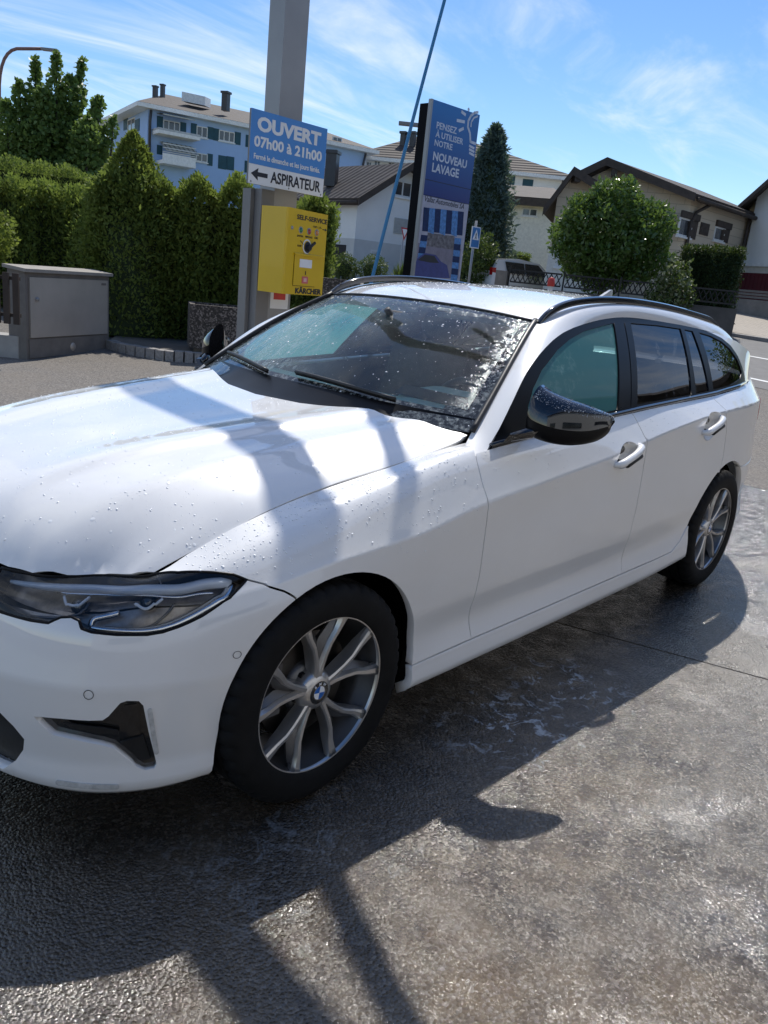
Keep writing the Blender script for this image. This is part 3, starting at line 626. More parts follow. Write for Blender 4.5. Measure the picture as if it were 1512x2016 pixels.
# antenna fin
fin=MB();V=[];
for i,(xx,h,w) in enumerate([(-2.78,0.0,.012),(-2.84,.018,.026),(-2.90,.042,.026),(-2.95,.062,.018),(-2.975,.064,.010),(-2.97,.0,.022)]):
    z0=1.41+.012
    for sx in(-1,1): V.append((xx,sx*w,z0-.02))
    for sx in(-1,1): V.append((xx,sx*w*.35,z0+h))
fin.add(V,[(i*4,i*4+4,i*4+6,i*4+2) for i in range(5)]+[(i*4+1,i*4+3,i*4+7,i*4+5) for i in range(5)]+[(i*4+2,i*4+6,i*4+7,i*4+3) for i in range(5)]+[(20,21,23,22)]);obj('antenna_fin',fin,plain('fin_grey',(.30,.31,.33),.3,0,.1,5,coat=.5),CAR,True,recalc=True,angle=35)
# ---- windscreen
def ws(w,t):
    w=np.asarray(w,float);t=np.asarray(t,float);aw=np.abs(w)
    sd=polyspline(W_EDGE,60);q=np.clip(t,0,1)*59;i=np.clip(q.astype(int),0,58);E_=sd[i]+(sd[i+1]-sd[i])*(q-i)[...,None]
    cx_=-.56+(-1.252+.56)*t;cz=.968+(1.346-.968)*t+.030*4*t*(1-t);f=1-aw**2.3
    x=E_[...,0]+(cx_-E_[...,0])*f;z=E_[...,2]+(cz-E_[...,2])*f;return np.stack([x,w*E_[...,1],z],-1)
ww,tt_=np.meshgrid(np.linspace(-1,1,61),np.linspace(0,1,41));P=ws(ww,tt_)
def sub(mask,name,mat,lift=0.0):
    nn=ww.shape[1];F=[];m=[]
    for i in range(40):
        for j in range(60):
            cw=(ww[i,j]+ww[i,j+1])/2;ct=(tt_[i,j]+tt_[i+1,j])/2
            if mask(cw,ct): F.append((i*nn+j,i*nn+j+1,(i+1)*nn+j+1,(i+1)*nn+j))
    o=obj(name,(P.reshape(-1,3)+np.array([lift*.5,0,lift]),F),mat,CAR,True)
    at_=o.data.attributes.new('wt','FLOAT_VECTOR','POINT');at_.data.foreach_set('vector',np.stack([ww.ravel(),tt_.ravel(),0*ww.ravel()],1).ravel())
    return o
isf=lambda w,t:abs(w)>.945 or t<.115+.05*abs(w)**4 or t>.955
FRIT=NT('frit_glass');_v=FRIT.coord();_n=FRIT.noise(_v,46,5,.75,.3);_k=FRIT.ramp(_n,.47,.62)
FRIT=FRIT.done(FRIT.pbsdf(Base_Color=FRIT.mix(FRIT.math('MULTIPLY',_k,.35),(.008,.009,.01,1),(.45,.5,.5,1)),Roughness=.06,Coat_Weight=.5,Normal=FRIT.bump(_n,FRIT.math('MULTIPLY',_k,.5),.006)))
WS=sub(lambda w,t:not isf(w,t),'windscreen',WSG);sub(isf,'windscreen_border',FRIT)
for side in(1,-1): obj('windscreen_moulding',MB().tube([tuple(q*np.array([1,side,1])+np.array([0,.002*side,.006])) for q in polyspline(W_EDGE,24)],.011,8),PLASTIC,CAR,True)
hx=[tuple(ws(np.array([w]),np.array([1.0]))[0]+np.array([0,0,.001])) for w in np.linspace(-1,1,25)];obj('header_moulding',MB().tube(hx,.006,6),PLASTIC,CAR,True)
# cowl and wipers
cw=[]
for w in np.linspace(-1,1,41):
    y=w*.735;xr_=float(np.interp(abs(y),[q[1] for q in HOOD_REAR],[q[0] for q in HOOD_REAR]));g=ws(np.array([w]),np.array([.09]))[0]
    a=np.array([xr_+.03,y,float(hood_z(xr_+.03,y))-.028]);b=np.array([xr_-.02,y,float(hood_z(xr_-.02,y))-.030]);c=g+np.array([.0,0,.004])
    cw.append([a,b,(b+c)/2+np.array([0,0,-.008]),c])
obj('cowl',MB().grid(np.array(cw)),SATB,CAR,True,recalc=True)
for w0,w1,t0,t1_ in((.62,-.05,.10,.135),(-.25,-.86,.10,.15)):
    pts=[ws(np.array([w0+(w1-w0)*k/9]),np.array([t0+(t1_-t0)*sin(k/9*pi*.5)+.0]))[0]+np.array([.01,0,.016]) for k in range(10)]
    wp=obj('wiper',MB().tube(list(map(tuple,pts)),.0075,6),PLASTIC,CAR,True);obj('wiper_blade',MB().tube([tuple(q-np.array([.003,0,.009])) for q in pts],.004,5),RUBBER,wp,True)
# rear window
rw=[];bt=shell(np.linspace(AQ,_ch[0],20),np.full(20,NB[8]))
for i,q in enumerate(bt):
    w=q[1]/max(bt[0,1],.1);top=np.array([-3.42-.03*(1-w*w),w*.52,1.275+.035*(1-w*w)]);rw.append([q,(q+top)/2+np.array([-.03,0,.02]),top])
rw=np.array(rw);rw=rw*np.array([1,.99,1])+np.array([.012,0,0]);rw=np.concatenate([rw,rw[::-1][1:]*np.array([1,-1,1])]);obj('rear_window',MB().grid(rw),m_glass('rear_glass',(.05,.05,.055),1.5),CAR,True,recalc=True)
# ---- mirrors
def mirror_sections(u):
    yy=[.872,.895,.94,.98,1.01,1.035,1.05,1.056];xf=[-.845,-.842,-.855,-.885,-.925,-.975,-1.03,-1.06];xb=[-.93,-.955,-.985,-1.015,-1.04,-1.065,-1.085,-1.08]
    zb=[.978,.968,.960,.958,.962,.975,.998,1.02];zt=[1.140,1.126,1.110,1.098,1.087,1.074,1.060,1.040]
    k=np.linspace(0,1,8);f=lambda l:float(NatSpline(k,np.array(l)[:,None])(u)[0,0]);return f(yy),f(xf),f(xb),f(zb),f(zt)
for side in(1,-1):
    mr=None;NU=22;NP=28;up=[];lw=[]
    for i in range(NU):
        u=i/(NU-1);y,xf,xb,z0,z1=mirror_sections(u);zm=z0+(z1-z0)*.40;L=[]
        for k in range(NP):
            t=2*pi*k/NP;c_,s_=cos(t),sin(t);ex=.50
            x=(xf+xb)/2+(xf-xb)/2*np.sign(c_)*abs(c_)**ex
            # the nose bulges forward below the upper edge
            z=zm+(z1-zm)*s_**.85 if s_>=0 else zm-(zm-z0)*abs(s_)**.7
            if s_>0: x-= .030*s_**2*(1 if c_>0 else .2)
            L.append((x,y*side,z))
        up.append(L)
    up=np.array(up);half=NP//2
    U=up[:,:half+1];Lr=np.concatenate([up[:,half:],up[:,:1]],1)
    mr=obj('door_mirror',MB().grid(U),GLOSSB,CAR,True,recalc=True)
    if side>0: MIR=U.copy();MIRO=mr
    Lr2=Lr.copy();cm=Lr.mean(1,keepdims=True);Lr2=cm+(Lr-cm)*np.array([.965,1,.985])
    obj('mirror_base_shell',MB().grid(Lr2),SATB,mr,True,recalc=True)
    for e in(0,-1): obj('mirror_end',MB().add(list(up[e]),[tuple(range(NP))]),GLOSSB,mr)
    obj('mirror_foot',MB().prism([(-.77,.845*side,.955),(-.94,.845*side,.965),(-.945,.90*side,.968),(-.85,.90*side,.972)],(0,.02*side,.026)),GLOSSB,mr,recalc=True)
    obj('mirror_strut',MB().tube([(-.80,.85*side,.968),(-.84,.885*side,.985),(-.90,.91*side,1.0)],[.014,.018,.02],10),GLOSSB,mr,True)
# ---- door handles
for side in(1,-1):
    for dn,hx_,hz in HC:
        D=DOORS[(dn,side)];ov_=np.array(handle_oval(hx_,hz,.985));n=32
        P0=shell(ov_[:,0],ov_[:,1]);cen=P0.mean(0);V=[cen+(P0-cen)*k-np.array([0,dp,0]) for k,dp in((1.02,.001),(.97,.006),(.86,.022),(.6,.034),(.05,.037))]
        V=np.concatenate(V)*np.array([1,side,1]);obj('handle_recess',(V,[(r*n+i,r*n+(i+1)%n,(r+1)*n+(i+1)%n,(r+1)*n+i) for r in range(4) for i in range(n)]),PAINT,D,True)
        c=cen;g=[];yb=c[1]
        for dx,dz,dy in((.100,-.032,-.004),(.090,-.029,.016),(.05,-.014,.029),(0,.002,.032),(-.05,.018,.028),(-.082,.028,.014),(-.094,.032,-.004)): g.append((c[0]+dx,(yb+dy)*side,c[2]+dz+.004))
        hd=obj('door_handle',MB().tube(list(map(tuple,polyspline(g,26))),list(np.interp(np.linspace(0,1,26),[0,.15,.5,.85,1],[.010,.0165,.0150,.0165,.010])),12),PAINT,D,True)
        obj('handle_pad',MB().tube([(c[0]+.062,(yb+.036)*side,c[2]-.027),(c[0]-.040,(yb+.040)*side,c[2]+.004)],.0105,8),PLASTIC,hd,True)
        obj('finger_cup',MB().sphere((c[0]+.030,(yb-.020)*side,c[2]+.022),(.036,.012,.018),14,8),PLASTIC,hd,True)
        obj('finger_cup',MB().sphere((c[0]+.020,(yb-.020)*side,c[2]-.030),(.028,.012,.012),14,8),PLASTIC,hd,True)
# ---- wheels
def make_wheel():
    w=bpy.data.objects.new('wheel',None);link(w,CAR)
    prof=[(.224,.100),(.232,.106),(.244,.1095),(.262,.1125),(.280,.112),(.296,.108),(.306,.1025)]
    tread=[(.3145,.095),(.3185,.083),(.3195,.060),(.312,.058),(.312,.049),(.320,.047),(.320,.010),(.3125,.008),(.3125,-.008),(.320,-.010)]
    full=prof+tread;rev=[(r,-y) for r,y in full[::-1] if y>.009 or True]
    pr=full[:-1]+[(r,-y) for r,y in full[::-1][1:]]
    seg=168;mb=MB();V=[];n=len(pr)
    for k in range(seg):
        a=2*pi*k/seg
        for i,(r,y) in enumerate(pr):
            cut=(k%4==0) and (.3045<r) and abs(y)>.047
            rr=r-(.007 if cut else 0);off=.0
            aa=a+ (abs(y)-.08)*.35*(1 if y>0 else -1)*(abs(y)<.1)
            V.append((rr*cos(aa),y,rr*sin(aa)))
    mb.add(V,[(k*n+i,((k+1)%seg)*n+i,((k+1)%seg)*n+i+1,k*n+i+1) for k in range(seg) for i in range(n-1)])
    ty=obj('tyre',mb,RUBBER,w,True,recalc=True,angle=35)
    rp=[(.222,.1005),(.235,.103),(.239,.101),(.2385,.098),(.231,.094),(.2275,.084)]
    rim=obj('rim',MB().lathe(rp,96,axis='y'),RIM,w,True,recalc=True,angle=50)
    obj('barrel',MB().lathe([(.2275,.0838),(.222,.060),(.213,.040),(.206,.02),(.203,-.05),(.208,-.09),(.226,-.1)],72,axis='y'),RIMD,rim,True,recalc=True,angle=50)
    for v in range(5):
        th=radians(-54+72*v)
        for sg in(-1,1):
            path=[(.046,5.5),(.075,7.5),(.110,9.5),(.145,12.0),(.180,16.2),(.209,17.6),(.2315,18.2)]
            hw=[.0135,.0105,.0094,.0096,.0110,.0150,.0200];top=[.078,.080,.083,.086,.089,.092,.0945];bot=[.045,.040,.040,.045,.055,.066,.075]
            C=[];P=[]
            for (r,da),h,tp,bt_ in zip(path,hw,top,bot):
                q=th+sg*radians(da);P.append((np.array([-r*cos(q),0,r*sin(q)]),h,tp,bt_))
            V=[]
            for i,(c,h,tp,bt_) in enumerate(P):
                t=P[min(i+1,6)][0]-P[max(i-1,0)][0];t/=np.linalg.norm(t);s_=np.array([-t[2],0,t[0]])
                # ridge sits towards the outer edge of the V, the inner flank falls away
                e=sg*1.0
                for k,(u,yy) in enumerate(((-1.0,bt_),(-1.0,tp-.012),(-.55,tp-.001),(.35,tp),(.80,tp-.004),(1.0,tp-.014),(1.0,bt_))): V.append(c+s_*h*u*-e+np.array([0,yy,0]))
            obj('spoke',MB().add(V,[(i*7+k,i*7+k+1,(i+1)*7+k+1,(i+1)*7+k) for i in range(6) for k in range(6)]+[(0,1,2,3,4,5,6),tuple(42+k for k in range(7))]),RIM,rim,True,recalc=True,angle=14)
            # recessed inner web of each spoke
            V=[]
            for i,(c,h,tp,bt_) in enumerate(P[:6]):
                t=P[min(i+1,6)][0]-P[max(i-1,0)][0];t/=np.linalg.norm(t);s_=np.array([-t[2],0,t[0]])*-sg;w2=[.012,.014,.018,.020,.014,.004][i]
                V+=[c-s_*h*.9+np.array([0,tp-.013,0]),c-s_*(h+w2)+np.array([0,tp-.028,0]),c-s_*(h+w2)+np.array([0,bt_,0])]
            obj('spoke_web',MB().add(V,[(i*3+k,i*3+k+1,(i+1)*3+k+1,(i+1)*3+k) for i in range(5) for k in range(2)]),RIMD,rim,True,recalc=True,angle=35)
        b=th+radians(36);obj('wheel_bolt',MB().lathe([(.0,.052),(.010,.052),(.011,.045),(.011,.03)],6,(-.056*cos(b),0,.056*sin(b)),'y'),PLASTIC,rim)
    hubp=[(.0335,.083),(.037,.0825),(.042,.080),(.052,.074),(.060,.062),(.062,.03)]
    obj('hub',MB().lathe(hubp,60,axis='y'),RIM,rim,True,angle=50)
    cap=obj('wheel_cap',MB().lathe([(.0,.0835),(.0325,.0835),(.034,.081),(.034,.07)],48,axis='y'),GLOSSB,w,True,angle=40)
    obj('cap_ring',MB().lathe([(.0195,.0842),(.0212,.0842)],40,axis='y'),CHROME,cap)
    for q in range(4):
        a0=q*pi/2+.12;V=[(0,.0840,0)]+[(.0195*cos(a0+pi/2*i/8),.0840,.0195*sin(a0+pi/2*i/8)) for i in range(9)]
        obj('emblem_quarter',MB().add(V,[(0,i,i+1) for i in range(1,9)]),WHITEL if q%2 else BLUEL,cap)
    for ch,an in(('B',132),('M',96),('W',60)):
        a=radians(an-7);ux=np.array([-sin(a),0,-cos(a)]);uz=np.array([-cos(a)*1.0,0,sin(a)]);c=uz*.0228-ux*.004
        text_part('emblem_letter',ch,.0075,WHITEL,cap,(c[0],.0838,c[2]),(-1*sin(a),0,-1*cos(a)) if False else tuple(ux),tuple(uz),bold=.01,lift=.0006,thick=.0004)
    obj('brake_disc',MB().lathe([(.07,.018),(.158,.018),(.160,.012),(.160,-.01),(.07,-.01)],48,axis='y'),DISC,w,True,angle=40)
    obj('brake_hat',MB().lathe([(.0,.04),(.07,.038),(.078,.018)],32,axis='y'),RIMD,w,True)
    obj('brake_caliper',MB().box((.135,.005,.03),(.06,.075,.15)),RIMD,w)
    return w
WH=make_wheel();first=True
for xw,zw,yc in((0,.3185,.787),(-2.851,.3185,.784)):
    for side in(1,-1):
        w=WH if first else copy_tree(WH,CAR);first=False
        w.location=(xw,yc*side,zw);w.rotation_euler=(0,0,0 if side>0 else pi);w['label']=('front' if xw==0 else 'rear')+' wheel on the '+('near' if side>0 else 'far')+' side with grey V spokes and black tyre'
        if xw<-1:
            w.rotation_euler=(0,radians(20),0 if side>0 else pi)
UNDW=plain('housing_black',(.004,.004,.004),1.0,0,.3,6,spec=0.0)
# wheel housings
for xw in(FC[0],RC[0]):
    for side in(1,-1):
        V=[];n=30
        for k in range(n+1):
            t=radians(-25+230*k/n)
            for yy in(.832,.60,.42): V.append((xw+.366*cos(t),yy*side,.318+.366*sin(t)))
        mb=MB().add(V,[(k*3+j,(k+1)*3+j,(k+1)*3+j+1,k*3+j+1) for k in range(n) for j in range(2)])
        mb.add([(xw+.366*cos(radians(-25+230*k/n)),.42*side,.318+.366*sin(radians(-25+230*k/n))) for k in range(n+1)],[tuple(range(n+1))]);obj('wheel_housing',mb,UNDW,CAR,True,angle=40)
# ---- inner structure
UND=plain('underbody_black',(.012,.012,.012),.8)
mb=MB();mb.box2(-3.7,.55,-.56,.56,.17,.42);mb.box2(-2.42,-.42,-.83,.83,.185,.30);mb.box2(-.78,-.74,-.83,.83,.20,.90);mb.box2(.45,.50,-.60,.60,.2,.62);obj('underbody',mb,UND,CAR)
# ---- cabin
dsh=[]
for y in np.linspace(-.70,.70,29):
    base=ws(np.array([y/.70]),np.array([.05]))[0];hump=.0
    row=[(base[0]-.01,y,base[2]-.020),(base[0]-.10,y,base[2]-.030),(-.98,y,.968),(-1.10,y,.960),(-1.18,y,.93),(-1.20,y,.80),(-1.15,y,.60)];dsh.append(row)
obj('dashboard',MB().grid(np.array(dsh)),DASHM,CAR,True,recalc=True)
V=[];prof=[(-.88,.965,.20),(-.94,1.000,.215),(-1.02,1.030,.225),(-1.12,1.035,.22),(-1.16,1.02,.21)]
bn=[]
for x,z,hw_ in prof: bn.append([(x,.38+hw_*k,z-(.06*abs(k)**4)-(.0 if abs(k)<.99 else .05)) for k in np.linspace(-1,1,15)])
obj('instrument_hood',MB().grid(np.array(bn)),DASHM,CAR,True,recalc=True)
obj('instrument_screen',MB().prism([(-1.005,.20,1.024),(-1.005,.56,1.024),(-.935,.55,.999),(-.935,.21,.999)],(-.002,0,.006)),SEATM,CAR,recalc=True)
sw=[(-1.30+.07*sin(t)*.0-.18*.45*sin(t)*-1*-1*.0,0,0) for t in(0,)]
rim_=[(-1.26+.085*sin(t),.38+.185*cos(t),.90+.165*sin(t)) for t in np.linspace(0,2*pi,33)]
stw=obj('steering_wheel',MB().tube(rim_,.015,8,False),SEATM,CAR,True);obj('steering_spoke',MB().box((-1.255,.38,.895),(.03,.34,.05)),SEATM,stw);obj('steering_boss',MB().sphere((-1.245,.38,.895),(.035,.075,.065)),SEATM,stw,True)
def seat(x,y,wd,name='seat',hr=True):
    mb=MB();pr=[(x+.28,.52),(x+.30,.60),(x+.05,.60),(x-.14,.64),(x-.24,.95),(x-.29,1.13),(x-.40,1.13),(x-.36,.90),(x-.28,.50)]
    V=[];ks=[-1,-.8,.8,1]
    for k in ks: V+=[(q[0],y+wd*k,q[1]-(.025 if abs(k)==1 and q[1]>.55 else 0)) for q in pr]
    n=len(pr);mb.add(V,[(j*n+i,j*n+(i+1)%n,(j+1)*n+(i+1)%n,(j+1)*n+i) for j in range(3) for i in range(n)]+[tuple(range(n)),tuple(3*n+i for i in range(n))])
    s_=obj(name,mb,SEATM,CAR,True,recalc=True,angle=50)
    if hr: obj('headrest',MB().sphere((x-.37,y,1.21),(.055,.13,.085),14,10),SEATM,s_,True)
    return s_
seat(-1.55,.37,.25);seat(-1.55,-.37,.25);seat(-2.45,0,.62,'rear_seat',False)
obj('inner_mirror',MB().sphere((-1.13,.0,1.265),(.022,.115,.034),16,8),SEATM,CAR,True)
obj('inner_mirror_stem',MB().tube([(-1.08,0,1.30),(-1.12,0,1.268)],.014,8),SEATM,CAR,True)
hl_=[];
for xx in np.linspace(-1.32,-3.45,24): hl_.append([(xx,w*float(cey(xx))*1.0,float(ced(xx))-.03+.02*(1-w*w)) for w in np.linspace(-1,1,11)])
obj('headliner',MB().grid(np.array(hl_)),plain('headliner_grey',(.30,.31,.31),.9),CAR,True)
for side in(1,-1):
    V=[(x,y_*side,z) for x in(-.72,-1.7,-2.5,-3.15) for y_,z in((.78 if x>-3 else .70,bz(max(x,-3.5))-.01),(.74 if x>-3 else .66,.80),(.74 if x>-3 else .66,.30))];obj('door_lining',MB().add(V,[(i*3+j,(i+1)*3+j,(i+1)*3+j+1,i*3+j+1) for i in range(3) for j in range(2)]),CABIN,CAR)
obj('sun_visor',MB().box((-1.34,.30,1.30),(.16,.36,.02)),plain('visor_grey',(.35,.36,.35),.9),CAR)
obj('sun_visor',MB().box((-1.34,-.30,1.30),(.16,.36,.02)),plain('visor_grey',(.35,.36,.35),.9),CAR)
# ---- water drops lying on the panels
def drops(name,P,N,R,parent,flat=.45):
    n=len(P);seg=7;T=np.cross(N,np.array([.3,.5,.8]));T/=np.linalg.norm(T,axis=1)[:,None];B=np.cross(N,T)
    V=np.zeros((n,2*seg+1,3));el=RNG.uniform(.75,1.35,(n,1));ph=RNG.uniform(0,6.28,n)
    for k in range(seg):
        a=ph+2*pi*k/seg;w=RNG.uniform(.85,1.15,(n,1));dv=(np.cos(a)[:,None]*T*el+np.sin(a)[:,None]*B/el)*R[:,None]*w
        V[:,k]=P+dv;V[:,seg+k]=P+dv*.68+N*(R*flat*.72)[:,None]
    V[:,2*seg]=P+N*(R*flat)[:,None]
    fs=[(k,(k+1)%seg,seg+(k+1)%seg,seg+k) for k in range(seg)]+[(seg+k,seg+(k+1)%seg,2*seg) for k in range(seg)]
    F=[tuple(i*(2*seg+1)+q for q in f) for i in range(n) for f in fs]
    o=obj(name,(V.reshape(-1,3),F),WATER,parent,True);o['kind']='stuff';return o
def dsize(n,lo=.0008,hi=.0032): return lo+(hi-lo)*RNG.random(n)**4
n=5200;x=RNG.uniform(-.70,.66,n);y=RNG.uniform(-.70,.71,n);k=(x<_hf(np.abs(y))-.012)&(x>np.interp(np.abs(y),[q[1] for q in HOOD_REAR],[q[0] for q in HOOD_REAR])+.012);x=x[k];y=y[k];k=RNG.random(len(x))<.25+.9*np.clip(np.sin(x*9+np.sin(y*7)*2)*np.sin(y*11+x*5)+.35,0,1);x=x[k];y=y[k]
q=np.stack([x,y],1);P=hoodS(x,y);N=surfnormal(hoodS,x,y,1.0);drops('water_drops',P,N,dsize(len(x)),HOOD)
k=RNG.random(len(x))<.07;P2=P[k]+RNG.normal(0,.004,(k.sum(),3))*np.array([1,1,0]);P2[:,2]=hood_z(P2[:,0],P2[:,1]);drops('water_film',P2,N[k],RNG.uniform(.0025,.0055,k.sum()),HOOD,.08)
n=1500;a=RNG.uniform(a_of_x(-.62),4.95,n);b=RNG.uniform(.52,.832,n);b=.832-(.832-b)*RNG.random(n)**.6;X=shell(a,b);k=((X[:,0]-FC[0])**2+(X[:,2]-FC[1])**2>.40**2)&pip(np.stack([a,b],1),fender)
P=X[k];N=surfnormal(shell,a[k],b[k],-1);drops('water_drops',P,N,dsize(k.sum(),.0008,.0036),DOORS[('front_fender',1)])
for dn,x0,x1 in(('front_door',-1.68,-.68),('rear_door',-2.5,-1.76),('quarter_panel',-3.5,-2.65)):
    n=500;a=RNG.uniform(a_of_x(x0),a_of_x(x1),n);b=NB[8]-.004-RNG.random(n)**2.2*.20;P=shell(a,b);N=surfnormal(shell,a,b,-1);drops('water_drops',P,N,dsize(n,.0007,.0028),DOORS[(dn,1)])
n=2600;ii=RNG.integers(1,60,n);jj=RNG.integers(1,39,n);fu=RNG.random((n,1));fv=RNG.random((n,1))
P=ROOFG[ii,jj]*(1-fu)+ROOFG[ii+1,jj]*fu;P=P+(ROOFG[ii,jj+1]-ROOFG[ii,jj])*fv;N=np.cross(ROOFG[ii,jj+1]-ROOFG[ii,jj],ROOFG[ii,jj]-ROOFG[ii+1,jj]);N/=np.linalg.norm(N,axis=1)[:,None];N*=np.sign(N[:,2:]);drops('water_drops',P,N,dsize(n,.001,.004),ROOF)
n=1500;w=RNG.uniform(-.98,.98,n);t=RNG.uniform(.04,.98,n);k=(RNG.random(n)<.25+.75*np.clip((t-.75)/.2,0,1)+.75*np.clip((w-.75)/.15,0,1));w=w[k];t=t[k];P=ws(w,t);N=np.cross(ws(w+.01,t)-P,ws(w,t+.01)-P);N/=np.linalg.norm(N,axis=1)[:,None];N*=np.sign(N[:,2:]);drops('water_drops',P,N,dsize(len(w),.001,.005),WS)
n=900;i_=RNG.integers(1,NU-2,n);k_=RNG.integers(2,half-1,n);k_=np.clip(k_,3,half-3);f1=RNG.random((n,1));f2=RNG.random((n,1));UU=MIR
P=UU[i_,k_]*(1-f1)+UU[i_+1,k_]*f1+(UU[i_,k_+1]-UU[i_,k_])*f2;N=np.cross(UU[i_+1,k_]-UU[i_,k_],UU[i_,k_+1]-UU[i_,k_]);N/=np.maximum(np.linalg.norm(N,axis=1),1e-9)[:,None];N*=np.sign(((P-np.array([-.97,.96,1.03]))*N).sum(1))[:,None];kk=N[:,2]>.25
o=drops('water_drops',P[kk],N[kk],dsize(kk.sum(),.0008,.0024),MIRO,.6);o.data.materials.clear();o.data.materials.append(plain('drop_on_black',(.25,.26,.28),.05,0,.3,60,spec=1.0,coat=1.0))
# ================================================================== terrain and the setting
def terr(x,y):
    D=(np.asarray(x)-CAM[0])*FWD[0]+(np.asarray(y)-CAM[1])*FWD[1];t=np.clip((D-10.5)/25.5,0,1);return 1.65*t-.02+ .012*np.clip(D-36,0,300)
def pl(D,L): return CAM[:2]+FWD[:2]*D+RGT[:2]*L          # plan point from depth and sideways offset
def gpt(px,D,dz=0.0):
    """plan point seen in column px at depth D, lying on the terrain"""
    q=at(px,560,D)
    for _ in range(3):
        z=float(terr(q[0],q[1]));py=560
        lo,hi=-3000,6000
        for _ in range(40):
            m=(lo+hi)/2
            if at(px,m,D)[2]>z: lo=m
            else: hi=m
        q=at(px,lo,D)
    return np.array([q[0],q[1],float(terr(q[0],q[1]))+dz])
ASPH=NT('asphalt');_v=ASPH.coord()
_vo=ASPH.n('TexVoronoi',{'Vector':_v,'Scale':70.0});_c=ASPH.mix(ASPH.ramp(_vo.outputs['Color'],.2,.9),(.085,.077,.069,1),(.22,.20,.178,1))
_c=ASPH.mix(ASPH.math('MULTIPLY',ASPH.ramp(ASPH.noise(_v,.55,6,.7),.42,.65),.5),_c,(.17,.145,.115,1))
ASPH=ASPH.done(ASPH.pbsdf(Base_Color=_c,Roughness=.85,Normal=ASPH.bump(_vo.outputs['Distance'],.5,.01)))
ROADM=plain('road_asphalt',(.16,.155,.15),.85,0,.12,3,.2,bscale=150)
GRASSM=plain('dry_grass',(.16,.15,.045),.9,0,.35,1.2,.5,bscale=60)
PAVEM=NT('paving_setts');_v=PAVEM.coord();_b=PAVEM.n('TexBrick',{'Vector':PAVEM.mapping(_v,(1,1,1),(0,0,.6)),'Scale':3.2,'Color1':(.42,.37,.31,1),'Color2':(.34,.30,.255,1),'Mortar':(.20,.18,.15,1),'Mortar Size':.02})
PAVEM=PAVEM.done(PAVEM.pbsdf(Base_Color=_b.outputs[0],Roughness=.85,Normal=PAVEM.bump(_b.outputs[1],-.4,.01)))
KERBM=plain('granite_kerb',(.30,.285,.27),.8,0,.3,30,.4,bscale=90)
# base ground: one sheet out to the horizon, following the rise beyond the forecourt
Ds=np.concatenate([[-300,-120,-60,-30,-15],np.arange(-10,44,1.0),[46,50,56,64,75,90,110,140,200,300,500,800]])
Ls=np.concatenate([[-700,-300,-150,-90,-60,-45],np.arange(-36,37,2.0),[45,60,90,150,300,700]])
GP=np.zeros((len(Ds),len(Ls),3))
for i,D in enumerate(Ds):
    for j,L in enumerate(Ls):
        q=pl(D,L);GP[i,j]=(q[0],q[1],float(terr(*q)))
structure('ground',MB().grid(GP[:,::-1]),ASPH,True)
def sheet(name,pts,mat,dz,n=14,kind=True):
    """four plan corners, draped on the terrain"""
    A,B,C,D=[np.array(q[:2]) for q in pts];G=np.zeros((n+1,n+1,3))
    for i in range(n+1):
        for j in range(n+1):
            s,t=i/n,j/n;q=(A*(1-s)+B*s)*(1-t)+(D*(1-s)+C*s)*t;G[i,j]=(q[0],q[1],float(terr(*q))+dz)
    o=obj(name,MB().grid(G),mat,None,True,recalc=True)
    if o.data.polygons[0].normal.z<0: o.data.flip_normals()
    if kind: o['kind']='structure'
    return o
# ---- wash pad: concrete slabs with open joints
t=NT('wet_concrete');v=t.coord()
vo=t.n('TexVoronoi',{'Vector':v,'Scale':120.0});vd=t.n('TexVoronoi',{'Vector':v,'Scale':42.0})
big=t.noise(v,.9,6,.65);med=t.noise(v,5.5,6,.7,.4)
peb=t.ramp(t.n('SeparateXYZ',{0:vo.outputs['Color']}).outputs[0],.62,.98)
base=t.mix(t.ramp(med,.35,.7),(.036,.030,.024,1),(.135,.113,.088,1))
base=t.mix(t.ramp(big,.45,.72),base,(.165,.118,.066,1))
base=t.mix(t.math('MULTIPLY',peb,.5),base,(.30,.26,.215,1))
# soap foam drying in the wheel track
def blob(c,r,soft):
    d=t.n('VectorMath',{0:v,1:(c[0],c[1],0)},operation='DISTANCE').outputs['Value'];return t.ramp(d,r,r*soft)
fo=t.math('MAXIMUM',t.math('MAXIMUM',blob((-1.20,1.02),.30,.2),blob((-.78,1.03),.34,.2)),t.math('MULTIPLY',blob((.20,1.02),.45,.1),.22))
wv=t.n('VectorMath',{0:v,1:t.n('VectorMath',{0:t.n('TexNoise',{'Vector':v,'Scale':7.0,'Detail':5}).outputs['Color'],'Scale':.10},operation='SCALE').outputs[0]},operation='ADD').outputs[0]
sud=t.ramp(t.noise(wv,13,6,.72,1.2),.54,.62);hole=t.ramp(t.n('TexVoronoi',{'Vector':wv,'Scale':46.0}).outputs['Distance'],.28,.5)
foam=t.math('MULTIPLY',t.math('MULTIPLY',t.math('MULTIPLY',sud,t.math('ADD',.35,hole)),fo),.8,True)
sv=t.n('SeparateXYZ',{0:v});wet_shade_d=t.math('ADD',t.math('ABSOLUTE',t.math('SUBTRACT',sv.outputs[1],.1)),t.math('MULTIPLY',t.math('SUBTRACT',t.noise(v,1.3,5,.6),.5),1.5))
wet=t.ramp(wet_shade_d,1.45,.75);base=t.mix(t.math('MULTIPLY',wet,.9),base,t.mix(.7,base,(.006,.005,.004,1)))  # wet band round the car, its near-black also painted to deepen the car's shadow
